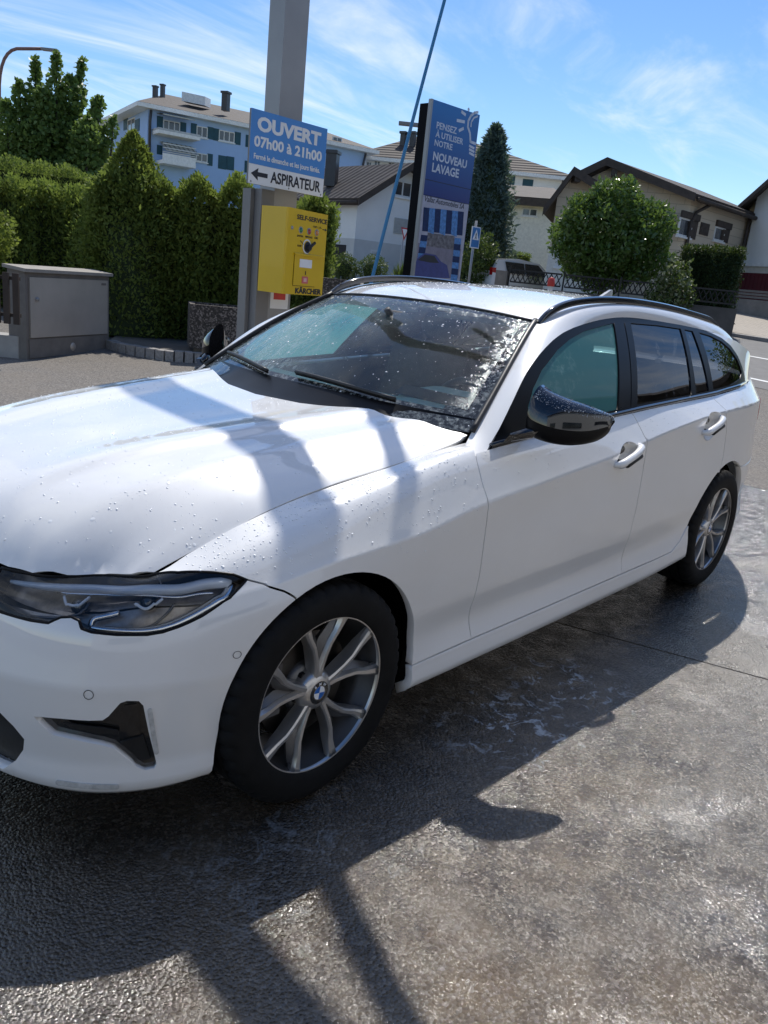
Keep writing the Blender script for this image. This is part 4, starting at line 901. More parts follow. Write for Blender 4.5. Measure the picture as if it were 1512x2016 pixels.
dry=t.math('MULTIPLY',t.ramp(t.math('ADD',t.math('MULTIPLY',sv.outputs[0],-.22),t.math('MULTIPLY',t.noise(v,1.1,5,.65),1.6)),.85,1.45),t.math('SUBTRACT',1.0,wet));base=t.mix(t.math('MULTIPLY',dry,.6),base,(.23,.205,.175,1))
puddle=t.math('MAXIMUM',t.ramp(t.noise(v,1.6,5,.6,.5),.53,.60),t.math('MULTIPLY',wet,.8))
base=t.mix(foam,base,(.50,.54,.58,1))
hgt=t.math('ADD',t.math('MULTIPLY',vo.outputs['Distance'],-.55),t.math('ADD',t.math('MULTIPLY',t.noise(v,170,3,.6),.45),t.math('MULTIPLY',t.noise(t.mapping(v,(1,.45,1),(0,0,.5)),26,5,.65),.55)))
rough=t.math('ADD',.05,t.math('MULTIPLY',t.ramp(t.noise(v,11,4,.6),.35,.75),.16))
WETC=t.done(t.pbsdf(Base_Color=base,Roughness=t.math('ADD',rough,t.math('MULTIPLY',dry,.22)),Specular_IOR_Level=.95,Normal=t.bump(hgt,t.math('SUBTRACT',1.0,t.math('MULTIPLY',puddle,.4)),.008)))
PADX=[-5.85,-1.86,2.1,6.0];PADY=[-2.3,7.5]
pad=structure('wash_pad',MB().box2(-5.87,6.02,-2.32,7.52,-.2,-.009),plain('pad_joint',(.03,.028,.025),.6),False)
for i in range(3):
    a,b=PADX[i]+.006,PADX[i+1]-.006;sk_=.32
    mb=MB();h=.012
    def sx(x,y): return x-(y-1.2)*(.30 if x in(a,b) and abs(x)<5 and x<0 else 0.0)
    P=[(sx(a,PADY[0]),PADY[0]),(sx(b,PADY[0]),PADY[0]),(sx(b,PADY[1]),PADY[1]),(sx(a,PADY[1]),PADY[1])]
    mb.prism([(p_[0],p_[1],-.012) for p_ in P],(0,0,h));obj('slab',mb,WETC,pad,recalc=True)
# ---- road, pavements, verge
def strip(name,l,mat,dz,n=14): return sheet(name,[gpt(*q) for q in l],mat,dz,n)
RA,RB=gpt(560,26),gpt(1650,13.2)      # near edge of the road
RC_,RD=gpt(560,33.5),gpt(1650,21.5)   # far edge
ext=lambda A,B,k:A+(B-A)*k
RA2,RC2=ext(RB,RA,1.9),ext(RD,RC_,1.9)
sheet('road',[RA2,RB,RD,RC2],ROADM,.006,30)
mid=lambda k:(ext(RA2,RC2,k),ext(RB,RD,k))
for k,w in((.10,.012),(.52,.012)):
    q0,q1=mid(k);r0,r1=mid(k+w*1.6);o=sheet('road_line' ,[q0,q1,r1,r0],plain('road_paint',(.70,.70,.68),.7,0,.1,2),.012,30)
q0,q1=mid(1.0);r0,r1=mid(1.03);mb=MB()
kerb=structure('far_kerb',MB().prism([(q0[0],q0[1],terr(q0[0],q0[1])),(q1[0],q1[1],terr(q1[0],q1[1])),(r1[0],r1[1],terr(r1[0],r1[1])),(r0[0],r0[1],terr(r0[0],r0[1]))],(0,0,.13)),KERBM)
s0,s1=mid(1.30);sheet('far_pavement',[r0,r1,s1,s0],PAVEM,.11,24)
g0,g1=mid(3.6);sheet('lawn',[s0,s1,g1,g0],GRASSM,.05,24)
# paved drive up to the right-hand garage
structure('garage_drive',MB().prism([at(1418,664,22.7),at(1720,694,22.7),at(1720,640,29.0),at(1418,606,30.5)],(0,0,-.25)),PAVEM)
# near verge between forecourt and road, left of the totem
sheet('verge',[gpt(640,24.5),gpt(760,22.5),gpt(760,24.6),gpt(640,27.0)],GRASSM,.03,8)
# ================================================================== foliage
def leafmesh(P,U,Wd,sz,asp=.5,name='leaves'):
    """P points, U leaf axis, Wd leaf side vector: one kite-shaped folded leaf each"""
    n=len(P);s=np.asarray(sz)[:,None];N=np.cross(U,Wd)
    V=np.zeros((n,4,3));V[:,0]=P;V[:,1]=P+U*s*.5+Wd*s*asp*.5+N*s*.08;V[:,2]=P+U*s;V[:,3]=P+U*s*.5-Wd*s*asp*.5+N*s*.08
    me=bpy.data.meshes.new(name);me.vertices.add(4*n);me.vertices.foreach_set('co',V.ravel());me.loops.add(4*n);me.loops.foreach_set('vertex_index',np.arange(4*n,dtype=np.int32))
    me.polygons.add(n);me.polygons.foreach_set('loop_start',np.arange(0,4*n,4,dtype=np.int32));me.polygons.foreach_set('loop_total',np.full(n,4,dtype=np.int32));me.update();me.validate();return me
def rdir(n,up=0.0):
    d=RNG.normal(size=(n,3));d[:,2]+=up;return d/np.linalg.norm(d,axis=1)[:,None]
def foliage(name,P,mat,parent,size,up=.3,asp=.5,out=None,loc=(0,0,0)):
    n=len(P);U=rdir(n,up)
    if out is not None: U=U+out;U/=np.linalg.norm(U,axis=1)[:,None]
    Wd=np.cross(U,rdir(n));Wd/=np.maximum(np.linalg.norm(Wd,axis=1),1e-6)[:,None]
    me=leafmesh(P-np.array(loc),U,Wd,RNG.uniform(size[0],size[1],n),asp,name);me.materials.append(mat);return link(bpy.data.objects.new(name,me),parent)
def leafmat(name,c1,c2,gloss=.45,tr=.35,scale=1.3,spec=.35):
    t=NT(name);v=t.coord();f=t.ramp(t.noise(v,scale,4,.7),.35,.68);f2=t.ramp(t.noise(v,scale*9,2,.6),.3,.7)
    c=t.mix(t.math('MULTIPLY',t.math('ADD',f,f2),.5),c4(c1),c4(c2))
    p=t.pbsdf(Base_Color=c,Roughness=gloss,Specular_IOR_Level=spec);tl=t.n('BsdfTranslucent',{'Color':t.mix(.5,c,(.14,.20,.03,1))})
    return t.done(t.n('MixShader',{0:tr,1:p.outputs[0],2:tl.outputs[0]}))
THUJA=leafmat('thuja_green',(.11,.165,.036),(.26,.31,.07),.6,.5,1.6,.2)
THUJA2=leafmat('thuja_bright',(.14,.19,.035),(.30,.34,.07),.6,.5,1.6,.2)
MAPLE=leafmat('broadleaf_green',(.10,.17,.045),(.24,.34,.09),.4,.5,.8)
LAUREL=leafmat('laurel_green',(.055,.12,.026),(.15,.24,.055),.25,.42,1.2,.6)
SPRUCE=leafmat('spruce_blue_green',(.075,.12,.115),(.15,.21,.19),.6,.25,1.0,.2)
BOXW=leafmat('shrub_green',(.05,.085,.02),(.12,.165,.04),.5,.3,2.5)
PALE=leafmat('pale_shrub',(.16,.18,.10),(.34,.36,.24),.5,.3,3.0)
GRS=leafmat('tall_grass',(.10,.16,.03),(.22,.28,.06),.6,.4,2.0)
REDF=leafmat('red_flowers',(.45,.03,.02),(.30,.06,.03),.5,.2,8)
BARK=plain('bark',(.06,.045,.033),.9,0,.3,10,.6)
CORE=plain('foliage_core',(.03,.045,.016),1.0)
def hedge(label,A,B,depth,h,dens,mats,peaks=.25,period=.75,seed=1,topfade=1.0,size=(.055,.115),name='hedge'):
    A=np.array(A[:2]);B=np.array(B[:2]);L=np.linalg.norm(B-A);tx=(B-A)/L;nx=np.array([-tx[1],tx[0]])
    if nx@(A-CAM[:2])<0: nx=-nx                      # nx points away from the camera
    loc=np.array([A[0],A[1],float(terr(*A))]);r=thing(name,label,'hedge',loc)
    rng=np.random.default_rng(seed);ph=rng.uniform(0,6,12);nk=int(L/period)+3;hk=rng.uniform(-1,1,nk)*peaks
    def top(s,w):
        k=s/period;i=np.clip(k.astype(int),0,nk-2);f=k-i;ridge=1-np.abs(2*f-1)**1.6
        return h+hk[i]*ridge+peaks*.9*ridge-.12*np.abs(2*w-1)**2
    def wob(s,z): return .07*np.sin(s*8.3+ph[0]+z*.7)+.05*np.sin(z*3.1+ph[1]+s*2)+.04*np.sin(s*21+ph[2])
    def world(s,w,z): 
        q=A+np.outer(s,tx)+np.outer(w*depth,nx);return np.stack([q[:,0],q[:,1],z+loc[2]],1)
    for kind,n in(('front',int(L*h*dens)),('top',int(L*depth*dens*.8)),('end',int(depth*h*dens*.8))):
        if n<10: continue
        if kind=='front': s=rng.uniform(0,L,n);z=h*rng.random(n)**.9;z=z*top(s,.5+0*s)/h;w=-wob(s,z)/depth+rng.normal(0,.075,n)/depth;out=np.array([-nx[0]*.5,-nx[1]*.5,.45])
        elif kind=='top': s=rng.uniform(0,L,n);w=rng.random(n);z=top(s,w)-np.abs(rng.normal(0,.10,n));out=np.array([0,0,1.1])
        else: s=np.where(rng.random(n)<.7,0.0,L)+rng.normal(0,.05,n);w=rng.random(n);z=h*rng.random(n)*top(s.clip(0,L),w)/h;out=np.array([-tx[0]*.4,-tx[1]*.4,.5])
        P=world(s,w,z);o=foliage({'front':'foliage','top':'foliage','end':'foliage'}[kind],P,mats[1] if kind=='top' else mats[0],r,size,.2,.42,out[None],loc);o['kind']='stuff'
    q=[A+nx*.12,B+nx*.12,B+nx*(depth-.05),A+nx*(depth-.05)];obj('core',MB().prism([(p_[0]-loc[0],p_[1]-loc[1],0) for p_ in q],(0,0,h-.12)),CORE,r,recalc=True)
    return r
H1a,H1b=gpt(176,12.5),gpt(640,13.4)
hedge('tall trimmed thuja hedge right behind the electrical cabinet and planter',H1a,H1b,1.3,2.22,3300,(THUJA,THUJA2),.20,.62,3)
def cone_thuja(label,base,h,rad,n,seed):
    rng=np.random.default_rng(seed);r=thing('thuja_tree',label,'tree',base);f=rng.random(n)**.8;z=h*f;a=rng.uniform(0,2*pi,n);rm=rad*np.clip((1-f)*2.1,0,1)**.8*(1+.10*np.sin(a*5+z*3)+.06*np.sin(z*17+a*9));rr=rm*(.76+.30*rng.random(n)**1.5)
    P=np.stack([rr*np.cos(a),rr*np.sin(a),z],1)+np.array(base);out=np.stack([np.cos(a)*.45,np.sin(a)*.45,np.full(n,.6)],1);k=f>.72
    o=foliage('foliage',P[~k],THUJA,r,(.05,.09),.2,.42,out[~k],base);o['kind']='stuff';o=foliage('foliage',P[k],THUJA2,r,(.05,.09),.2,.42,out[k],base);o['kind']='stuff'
    obj('core',MB().lathe([(rad*.74,0),(rad*.72,h*.5),(rad*.36,h*.78),(.01,h*.92)],14),CORE,r,True);obj('trunk',MB().tube([(0,0,-.1),(0,0,h*.9)],[.06,.01],6),BARK,r,True);return r
q=gpt(258,13.0);cone_thuja('taller pointed thuja top standing out of the hedge above the cabinet',q,at(262,262,13.0)[2]-q[2],.80,15000,31)
hedge('lower bright green hedge running back on the far left, behind the cabinet',gpt(-60,14.2),gpt(212,14.6),1.1,2.02,2000,(THUJA,THUJA2),.10,.5,5)
hedge('dark hedge top showing above the bright hedge under the maple tree',gpt(-60,19),gpt(190,19.5),1.4,2.45,900,(THUJA,THUJA),.12,.6,6)
# conical thuja standing proud at the hedge corner
def blobtree(name,label,cat,base,cz,rad,n,mat,size,group=None,up=.3,trunk=None,noise=.22,seed=0,asp=.55,core=True,shellp=.55,corek=.78,flowers=None):
    rng=np.random.default_rng(seed);r=thing(name,label,cat,base,0,group);rad=np.array(rad);C=np.array([0,0,cz])
    d=rng.normal(size=(n,3));d/=np.linalg.norm(d,axis=1)[:,None]
    lump=1+noise*(np.sin(d[:,0]*5+seed)*np.sin(d[:,1]*4.3+1+seed)+.7*np.sin(d[:,2]*7+d[:,0]*6+seed*2)+.5*np.sin(d[:,1]*13+d[:,2]*11))*.6
    rr=(shellp+(1-shellp)*rng.random(n)**.45)*lump;P=C+d*rad*rr[:,None];P=P[P[:,2]>.02]
    dd=d[:len(P)]
    cr=foliage('crown',P+np.array(base),mat,r,size,up,asp,None,base);cr['kind']='stuff'
    if core: obj('inner_twigs',MB().sphere(C,rad*shellp*corek,14,10),CORE,r,True)
    obj('trunk',MB().tube([(0,0,-.1),(0.02,0,cz*.5),(0,.02,cz)],[trunk or .05,(trunk or .05)*.8,(trunk or .05)*.4],7),BARK,r,True)
    if flowers is not None:
        k=rng.integers(0,len(P),flowers[1]);o=foliage('blossom',P[k]*1.01+np.array(base),flowers[0],r,flowers[2],.6,.9,None,base);o['kind']='stuff'
    return r
# maple with upright shoots behind the hedges
def upright_tree(label,base,leaders,mat,n,size,seed=2):
    rng=np.random.default_rng(seed);r=thing('maple_tree',label,'tree',base);P=[];
    obj('trunk',MB().tube([(0,0,-.2),(.05,0,1.2),(0,.05,2.4)],[.22,.18,.13],9),BARK,r,True)
    for (dx,dy,top,wd,zb) in leaders:
        obj('branch',MB().tube([(0,0,1.2),(dx*.6,dy*.6,zb),(dx,dy,(zb+top)/2),(dx*1.05,dy*1.05,top)],[.10,.06,.035,.012],6),BARK,r,True)
        m=int(n*wd*(top-zb));z=zb+(top-zb)*rng.random(m)**1.25;f=(z-zb)/(top-zb);rad=wd*np.clip(1.12*(1-f)**.55,0.05,1)*np.sqrt(rng.random(m))*(1+.25*np.sin(z*6+dx));a=rng.uniform(0,2*pi,m)
        P.append(np.stack([dx*(.6+.45*f)+rad*np.cos(a),dy*(.6+.45*f)+rad*np.sin(a),z],1))
    P=np.concatenate(P);o=foliage('crown',P+np.array(base),mat,r,size,.15,.75,None,base);o['kind']='stuff';return r
TB=gpt(95,24);lat=lambda L,D=0:(RGT*L+FWD*D)
LD=[]
for px,py,wd,zb in((70,115,.42,2.2),(110,105,.45,2.0),(158,115,.40,2.3),(40,160,.6,2.0),(190,190,.62,2.0),(135,150,.75,1.8),(85,175,.8,1.6),(218,230,.45,1.8),(15,200,.7,1.6),(-40,180,.9,1.5),(170,230,.8,1.2),(60,240,.95,1.1),(120,240,.95,1.1),(205,300,.6,.9),(20,290,.9,.8)):
    q=at(px,py,24+random.uniform(-.6,.8));LD.append((q[0]-TB[0],q[1]-TB[1],q[2]-TB[2],wd,zb))
upright_tree('bushy maple with tall upright shoots against the sky at upper left',TB,LD,MAPLE,1050,(.09,.17),4)
# spruce
def spruce(label,base,h,rad,n,seed):
    rng=np.random.default_rng(seed);r=thing('spruce_tree',label,'tree',base);obj('trunk',MB().tube([(0,0,-.2),(0,0,h*.97)],[.2,.02],8),BARK,r,True)
    z=h*(.04+.96*rng.random(n)**1.15);f=z/h;ang=rng.uniform(0,2*pi,n);wh=np.floor(z/.42);lob=.78+.22*np.sin(ang*7+wh*2.1)+.10*np.sin(ang*3+wh)
    rm=rad*(1-f)**.62*lob*(1+.10*np.sin(z*15));k=rng.random(n)**.5;rr=rm*k
    P=np.stack([rr*np.cos(ang),rr*np.sin(ang),z-.35*rr*rr/rad],1)+np.array(base)
    out=np.stack([np.cos(ang)*.9,np.sin(ang)*.9,np.full(n,.25)],1);o=foliage('crown',P,SPRUCE,r,(.14,.30),-.1,.28,out,base);o['kind']='stuff'
    obj('inner_twigs',MB().lathe([(rad*.62,h*.05),(rad*.5,h*.35),(rad*.3,h*.7),(.02,h*.93)],12),CORE,r,True);return r
sb=gpt(938,34);spruce('tall blue-green spruce standing to the right of the blue advertising totem',sb,at(975,250,34)[2]-sb[2],1.85,19000,8)
# ---- big laurel and the other shrubs
q=gpt(1172,22);blobtree('laurel_bush','large round glossy laurel bush in front of the beige house','bush',q,at(1200,470,22)[2]-q[2],(1.40,1.40,1.26),22000,LAUREL,(.09,.16),None,.35,.1,.22,3,.5,True,.62,.85)
q=gpt(1302,20.6);blobtree('flowering_shrub','pale flowering shrub at the lower right side of the laurel bush','shrub',q,.95,(.62,.5,.95),2600,BOXW,(.07,.13),None,.3,.04,.3,5,.5,True,.5,.7,(PALE,1300,(.05,.10)))
for k,(px,D,cz,rd,lb) in enumerate(((676,27.0,.50,(.42,.42,.46),'left of two round clipped box bushes by the road, nearest the yellow kiosk'),(730,27.0,.52,(.50,.50,.50),'right of two round clipped box bushes by the road, under the blue pole'))):
    blobtree('box_bush',lb,'bush',gpt(px,D),cz,rd,2600,BOXW,(.04,.08),'round clipped box bushes by the road',.3,.03,.10,10+k,.5,True,.7,.85)
blobtree('leafy_shrub','leafy green shrub behind the pedestrian crossing sign','shrub',gpt(934,30),1.0,(.65,.6,1.0),2600,BOXW,(.09,.16),None,.3,.04,.3,14,.5,True,.5,.7)
blobtree('leafy_shrub','small dark shrub between the kiosk and the white house','shrub',gpt(592,13.4),1.0,(.25,.3,1.15),1500,THUJA,(.05,.09),None,.4,.03,.2,15,.4,True,.5,.7)
blobtree('yellow_shrub','yellow green shrub cut by the left edge of the picture','shrub',gpt(-12,11.6),1.35,(.28,.4,.42),1600,THUJA2,(.05,.09),None,.2,.03,.3,16,.5,True,.5,.7)
def tuft(name,label,cat,base,n,h,spread,mat,seed,w=.02):
    rng=np.random.default_rng(seed);r=thing(name,label,cat,base);V=[];F=[]
    for i in range(n):
        a=rng.uniform(0,2*pi);s=rng.random()**.6;b=np.array([cos(a),sin(a),0])*spread*.35*s;tip=np.array([cos(a),sin(a),0])*spread*s+np.array([0,0,h*rng.uniform(.6,1)*(1.1-.5*s)]);m=(b+tip)*.5+np.array([0,0,h*.22]);sd=np.array([-sin(a),cos(a),0])*w
        k=len(V);V+=[b-sd,b+sd,m+sd*.8,m-sd*.8,tip];F+=[(k,k+1,k+2,k+3),(k+3,k+2,k+4)]
    o=obj('blades',(np.array(V),F),mat,r);o['kind']='stuff';return r
tuft('grass_clump','bright green ornamental grass clump above the small white car','ornamental grass',gpt(1030,31),700,1.15,.95,GRS,4,.03)
tuft('yucca_plant','spiky yucca with pale blades left of the totem','plant',gpt(785,24.0),220,1.15,.55,BOXW,6,.03)
q=gpt(775,23.2);fb=thing('flower_bed','bed of red flowers at the foot of the totem','flower bed',q);P=np.stack([RNG.normal(0,.45,900),RNG.normal(0,.3,900),RNG.uniform(.02,.32,900)],1)+q
o=foliage('flowers',P,REDF,fb,(.05,.10),.5,.8,None,q);o['kind']='stuff';P=np.stack([RNG.normal(0,.5,700),RNG.normal(0,.3,700),RNG.uniform(.0,.2,700)],1)+q;o=foliage('leaves',P,BOXW,fb,(.06,.12),.4,.5,None,q);o['kind']='stuff'
hedge('dark square-cut hedge between the beige house and the garage',gpt(1316,23.6),gpt(1428,23.0),.9,2.30,1500,(leafmat('dark_hedge',(.012,.028,.008),(.03,.06,.015),.6,.2,1.5),BOXW),.02,.6,9)
hedge('low dark hedge between the spruce and the beige house',gpt(985,40),gpt(1036,40),.8,1.5,600,(THUJA,THUJA),.02,.6,12)
# ================================================================== buildings
GLASSW=NT('window_glass');GLASSW=GLASSW.done(GLASSW.pbsdf(Base_Color=GLASSW.mix(GLASSW.ramp(GLASSW.noise(GLASSW.coord(),.7,3),.35,.65),(.03,.035,.04,1),(.10,.11,.12,1)),Roughness=.06,Specular_IOR_Level=.9))
FRAMEW=plain('window_frame_white',(.72,.72,.70),.5,0,.05,4)
SHUTT=plain('teal_shutter',(.015,.075,.105),.6,0,.15,4)
def tilemat(name,c1,c2):
    t=NT(name);v=t.coord();sp=t.n('SeparateXYZ',{0:v});row=t.n('TexWave',{'Vector':t.n('CombineXYZ',{2:sp.outputs[2]}).outputs[0],'Scale':2.6,'Distortion':0.0},wave_type='BANDS',bands_direction='Z',wave_profile='SAW').outputs[0]
    colw=t.n('TexWave',{'Vector':v,'Scale':1.6},wave_type='BANDS',bands_direction='DIAGONAL').outputs[0]
    c=t.mix(t.ramp(t.noise(v,2.0,5,.7),.3,.7),c4(c1),c4(c2));c=t.mix(t.math('MULTIPLY',t.noise(v,14,2),.5),c,c4(tuple(x*.55 for x in c1)))
    return t.done(t.pbsdf(Base_Color=c,Roughness=.75,Normal=t.bump(t.math('ADD',row,t.math('MULTIPLY',colw,.6)),.8,.08)))
TILE=tilemat('roof_tile_brown',(.045,.033,.028),(.085,.064,.054));TILE2=tilemat('roof_tile_grey_brown',(.055,.043,.038),(.10,.08,.07))
EAVEW=plain('eave_white',(.80,.80,.78),.6);EAVED=plain('eave_dark_timber',(.055,.040,.031),.7,0,.3,6);METALG=plain('gutter_dark',(.05,.05,.055),.4,.3)
class Fac:
    """a vertical facade between plan points A (left in view) and B; outward is the camera side"""
    def __init__(s,A,B):
        s.A=np.array(A[:2],float);s.B=np.array(B[:2],float);s.L=np.linalg.norm(s.B-s.A);s.t=(s.B-s.A)/s.L;s.n=np.array([s.t[1],-s.t[0]])
        if s.n@(CAM[:2]-s.A)<0: s.n=-s.n
    def sz(s,px,py):
        q=hplane(px,py,s.A,s.B);return float((q[:2]-s.A)@s.t),float(q[2])
    def pt(s,u,z,d=0.0): q=s.A+s.t*u+s.n*d;return np.array([q[0],q[1],z])
    def slab(s,mb,u0,u1,z0,z1,d0,d1): 
        return mb.add([s.pt(u,z,d) for d in(d0,d1) for z in(z0,z1) for u in(u0,u1)],[(0,1,3,2),(4,6,7,5),(0,4,5,1),(2,3,7,6),(0,2,6,4),(1,5,7,3)])
    def rect(s,r):
        x0,y0,x1,y1=r;u0,z1=s.sz(x0,y0);u1,z0=s.sz(x1,y1);return min(u0,u1),max(u0,u1),min(z0,z1),max(z0,z1)
def window(F,r,root,loc,mull=1,name='window',fr=FRAMEW,sill=True,frame=.055,rect=None):
    u0,u1,z0,z1=rect or F.rect(r);mb=MB()
    for a in((u0,u0+frame,z0,z1),(u1-frame,u1,z0,z1),(u0+frame,u1-frame,z0,z0+frame),(u0+frame,u1-frame,z1-frame,z1)): F.slab(mb,*a,-.02,.035)
    for k in range(mull): c=u0+(u1-u0)*(k+1)/(mull+1);F.slab(mb,c-frame*.5,c+frame*.5,z0+frame,z1-frame,-.02,.03)
    w=obj(name,mb,fr,root,rel=loc,recalc=True)
    for k in range(mull+1):
        a=u0+(u1-u0)*k/(mull+1)+frame*.6;b=u0+(u1-u0)*(k+1)/(mull+1)-frame*.6;obj('pane',F.slab(MB(),a,b,z0+frame,z1-frame,-.02,.008),GLASSW,w,rel=loc,recalc=True)
    if sill: obj('window_sill',F.slab(MB(),u0-.05,u1+.05,z0-.06,z0-.002,-.02,.09),EAVEW,w,rel=loc,recalc=True)
    return w
def shutter(F,r,root,loc,mat=SHUTT):
    u0,u1,z0,z1=F.rect(r);mb=F.slab(MB(),u0,u1,z0,z1,.0,.03);m=F.slab(MB(),u0+.06,u1-.06,z0+.07,(z0+z1)/2-.03,.028,.045);F.slab(m,u0+.06,u1-.06,(z0+z1)/2+.03,z1-.07,.028,.045)
    s=obj('shutter',mb,mat,root,rel=loc,recalc=True);obj('shutter_panel',m,mat,s,rel=loc,recalc=True);return s
def wallquad(pts,th,n): return MB().prism(pts,th*np.array(n))
def pipe(name,pts,r,mat,root,loc): return obj(name,MB().tube([tuple(np.array(q)) for q in pts],r,7),mat,root,True,rel=loc)
# ---- blue apartment block
BLUEW=plain('blue_render',(.36,.52,.80),.85,0,.05,.8,.1,bscale=40)
b0=gpt(287,50);b1=gpt(700,58.2);bl=b0+(FWD*9.0+RGT*-5.6);zg=float(b0[2])-1.0
F1=Fac(b0,b1);F2=Fac(bl,b0)
_,ze=F1.sz(287,212);LOC=np.array([b0[0],b0[1],zg])
r=thing('apartment_building','light blue apartment block with teal shutters and brown hip roof','building',LOC)
b2=b1+(bl-b0);body=[b0,b1,b2,bl]
obj('wall',MB().prism([(q[0],q[1],zg) for q in body],(0,0,ze-zg)),BLUEW,r,rel=LOC,recalc=True)
ov=.75
def offs(P,k):
    c=sum(P)/4;out=[]
    for q in P: d=q-c;d[2]=0;out.append(q+d/np.linalg.norm(d)*k)
    return out
eo=offs(body,ov*1.25);obj('eaves',MB().prism([(q[0],q[1],ze-.05) for q in eo],(0,0,.22)),EAVEW,r,rel=LOC,recalc=True)
zr=at(345,176,54)[2];mA=(eo[0]+eo[3])/2;mB=(eo[1]+eo[2])/2;rA=mA+(mB-mA)*.20;rB=mB+(mA-mB)*.20
e=[(q[0],q[1],ze+.18) for q in eo];rA=(rA[0],rA[1],zr);rB=(rB[0],rB[1],zr)
roof=obj('roof',MB().add(e+[rA,rB],[(0,1,5,4),(1,2,5),(2,3,4,5),(3,0,4)]),TILE,r,rel=LOC,recalc=True)
for rc_ in((301,172,310,192,53),(316,169,324,189,54),(437,185,451,214,53.5)):
    c=at((rc_[0]+rc_[2])/2,rc_[3],rc_[4]);w=(rc_[2]-rc_[0])/FPX*rc_[4];h=(rc_[3]-rc_[1])/FPX*rc_[4]
    mb=MB().box((c[0],c[1],c[2]+h*.42),(w*.8,w*.8,h*1.1),.4);mb.box((c[0],c[1],c[2]+h*.9),(w*1.05,w*1.05,h*.12),.4);obj('chimney',mb,METALG,roof,rel=LOC,recalc=True)
q0,q1=at(358,180,52.4),at(404,190,53.2);mb=MB();d=q1-q0;mb.add([q0,q1,q1+np.array([0,0,-.5]),q0+np.array([0,0,-.5])]+[x+FWD*1.4+np.array([0,0,.12]) for x in(q0,q1,q1+np.array([0,0,-.5]),q0+np.array([0,0,-.5]))],[(0,1,2,3),(4,7,6,5),(0,4,5,1),(3,2,6,7),(0,3,7,4),(1,5,6,2)]);obj('dormer_skylight',mb,EAVEW,roof,rel=LOC,recalc=True)
for w_,m_ in(((321,235,354,262),2),((387,247,408,273),1),((431,255,461,282),2),((386,300,408,321),1),((330,303,356,318),2)): window(F1,w_,r,LOC,m_)
for s_ in((309,228,320,254),((355),240,366,262),(376,242,387,269),(408.5,249,419,275),(420,252,431,278),(462,259,473,286),(484,265,495,291),(376,296,386,322),(408.5,302,418,327),(430,305,444.5,334),(446,307,460,336),(482,316,492,341),(309,285,319,305)): shutter(F1,s_,r,LOC)
u0,u1,z0,z1=F1.rect((299,254,380,280));bal=obj('balcony',F1.slab(MB(),u0,u1,z0,z0+.18,.0,1.25),EAVEW,r,rel=LOC,recalc=True)
mb=MB();F1.slab(mb,u0,u1,z0+.18,z1,1.17,1.25);F1.slab(mb,u0,u0+.08,z0+.18,z1,0,1.17);F1.slab(mb,u1-.08,u1,z0+.18,z1,0,1.17);obj('parapet',mb,plain('old_parapet',(.42,.44,.45),.9,0,.35,1.5),bal,rel=LOC,recalc=True)
AWN=plain('awning_grey_stripes',(.50,.50,.46),.8,0,.2,3)
for rr_ in((309,222,371,240),(315,278,378,308)):
    u0,u1,z0,z1=F1.rect(rr_);aw=obj('awning',MB().add([F1.pt(u0,z1,.05),F1.pt(u1,z1,.05),F1.pt(u1,z0,1.2),F1.pt(u0,z0,1.2),F1.pt(u0,z1-.05,.05),F1.pt(u1,z1-.05,.05),F1.pt(u1,z0-.05,1.2),F1.pt(u0,z0-.05,1.2)],[(0,1,2,3),(7,6,5,4),(3,2,6,7),(0,4,5,1)]),AWN,r,rel=LOC,recalc=True)
    for k in range(7): a=u0+(u1-u0)*(k+.25)/7;b=u0+(u1-u0)*(k+.6)/7;obj('awning_stripe',MB().quad(F1.pt(a,z1+.012,.05),F1.pt(b,z1+.012,.05),F1.pt(b,z0+.012,1.2),F1.pt(a,z0+.012,1.2)),plain('awning_stripe_dark',(.25,.26,.24),.8),aw,rel=LOC)
u0,u1,z0,z1=F1.rect((308,303,372,316));b2_=obj('balcony',F1.slab(MB(),u0,u1,z0-.5,z0-.3,0,1.25),EAVEW,r,rel=LOC,recalc=True);mb=MB()
for k in range(3): F1.slab(mb,u0,u1,z0+.1+k*.22,z0+.14+k*.22,1.18,1.22)
obj('railing',mb,FRAMEW,b2_,rel=LOC,recalc=True);obj('parapet',F1.slab(MB(),u0,u1,z0-.3,z0+.05,1.15,1.22),EAVEW,b2_,rel=LOC,recalc=True)
window(F2,(252,237,266,254),r,LOC,1)
for s_ in((244,236,252,254),(266,237,275,257)): shutter(F2,s_,r,LOC)
pipe('downpipe',[F1.pt(.1,ze-.1,.3),F1.pt(.1,ze-.7,.1),F1.pt(.1,zg,.1)],.08,METALG,r,LOC)
window(F1,(655,268,672,285),r,LOC,1);pipe('downpipe',[F1.pt(F1.L-.15,ze-.1,.3),F1.pt(F1.L-.15,ze-.8,.1),F1.pt(F1.L-.15,zg,.1)],.08,METALG,r,LOC)
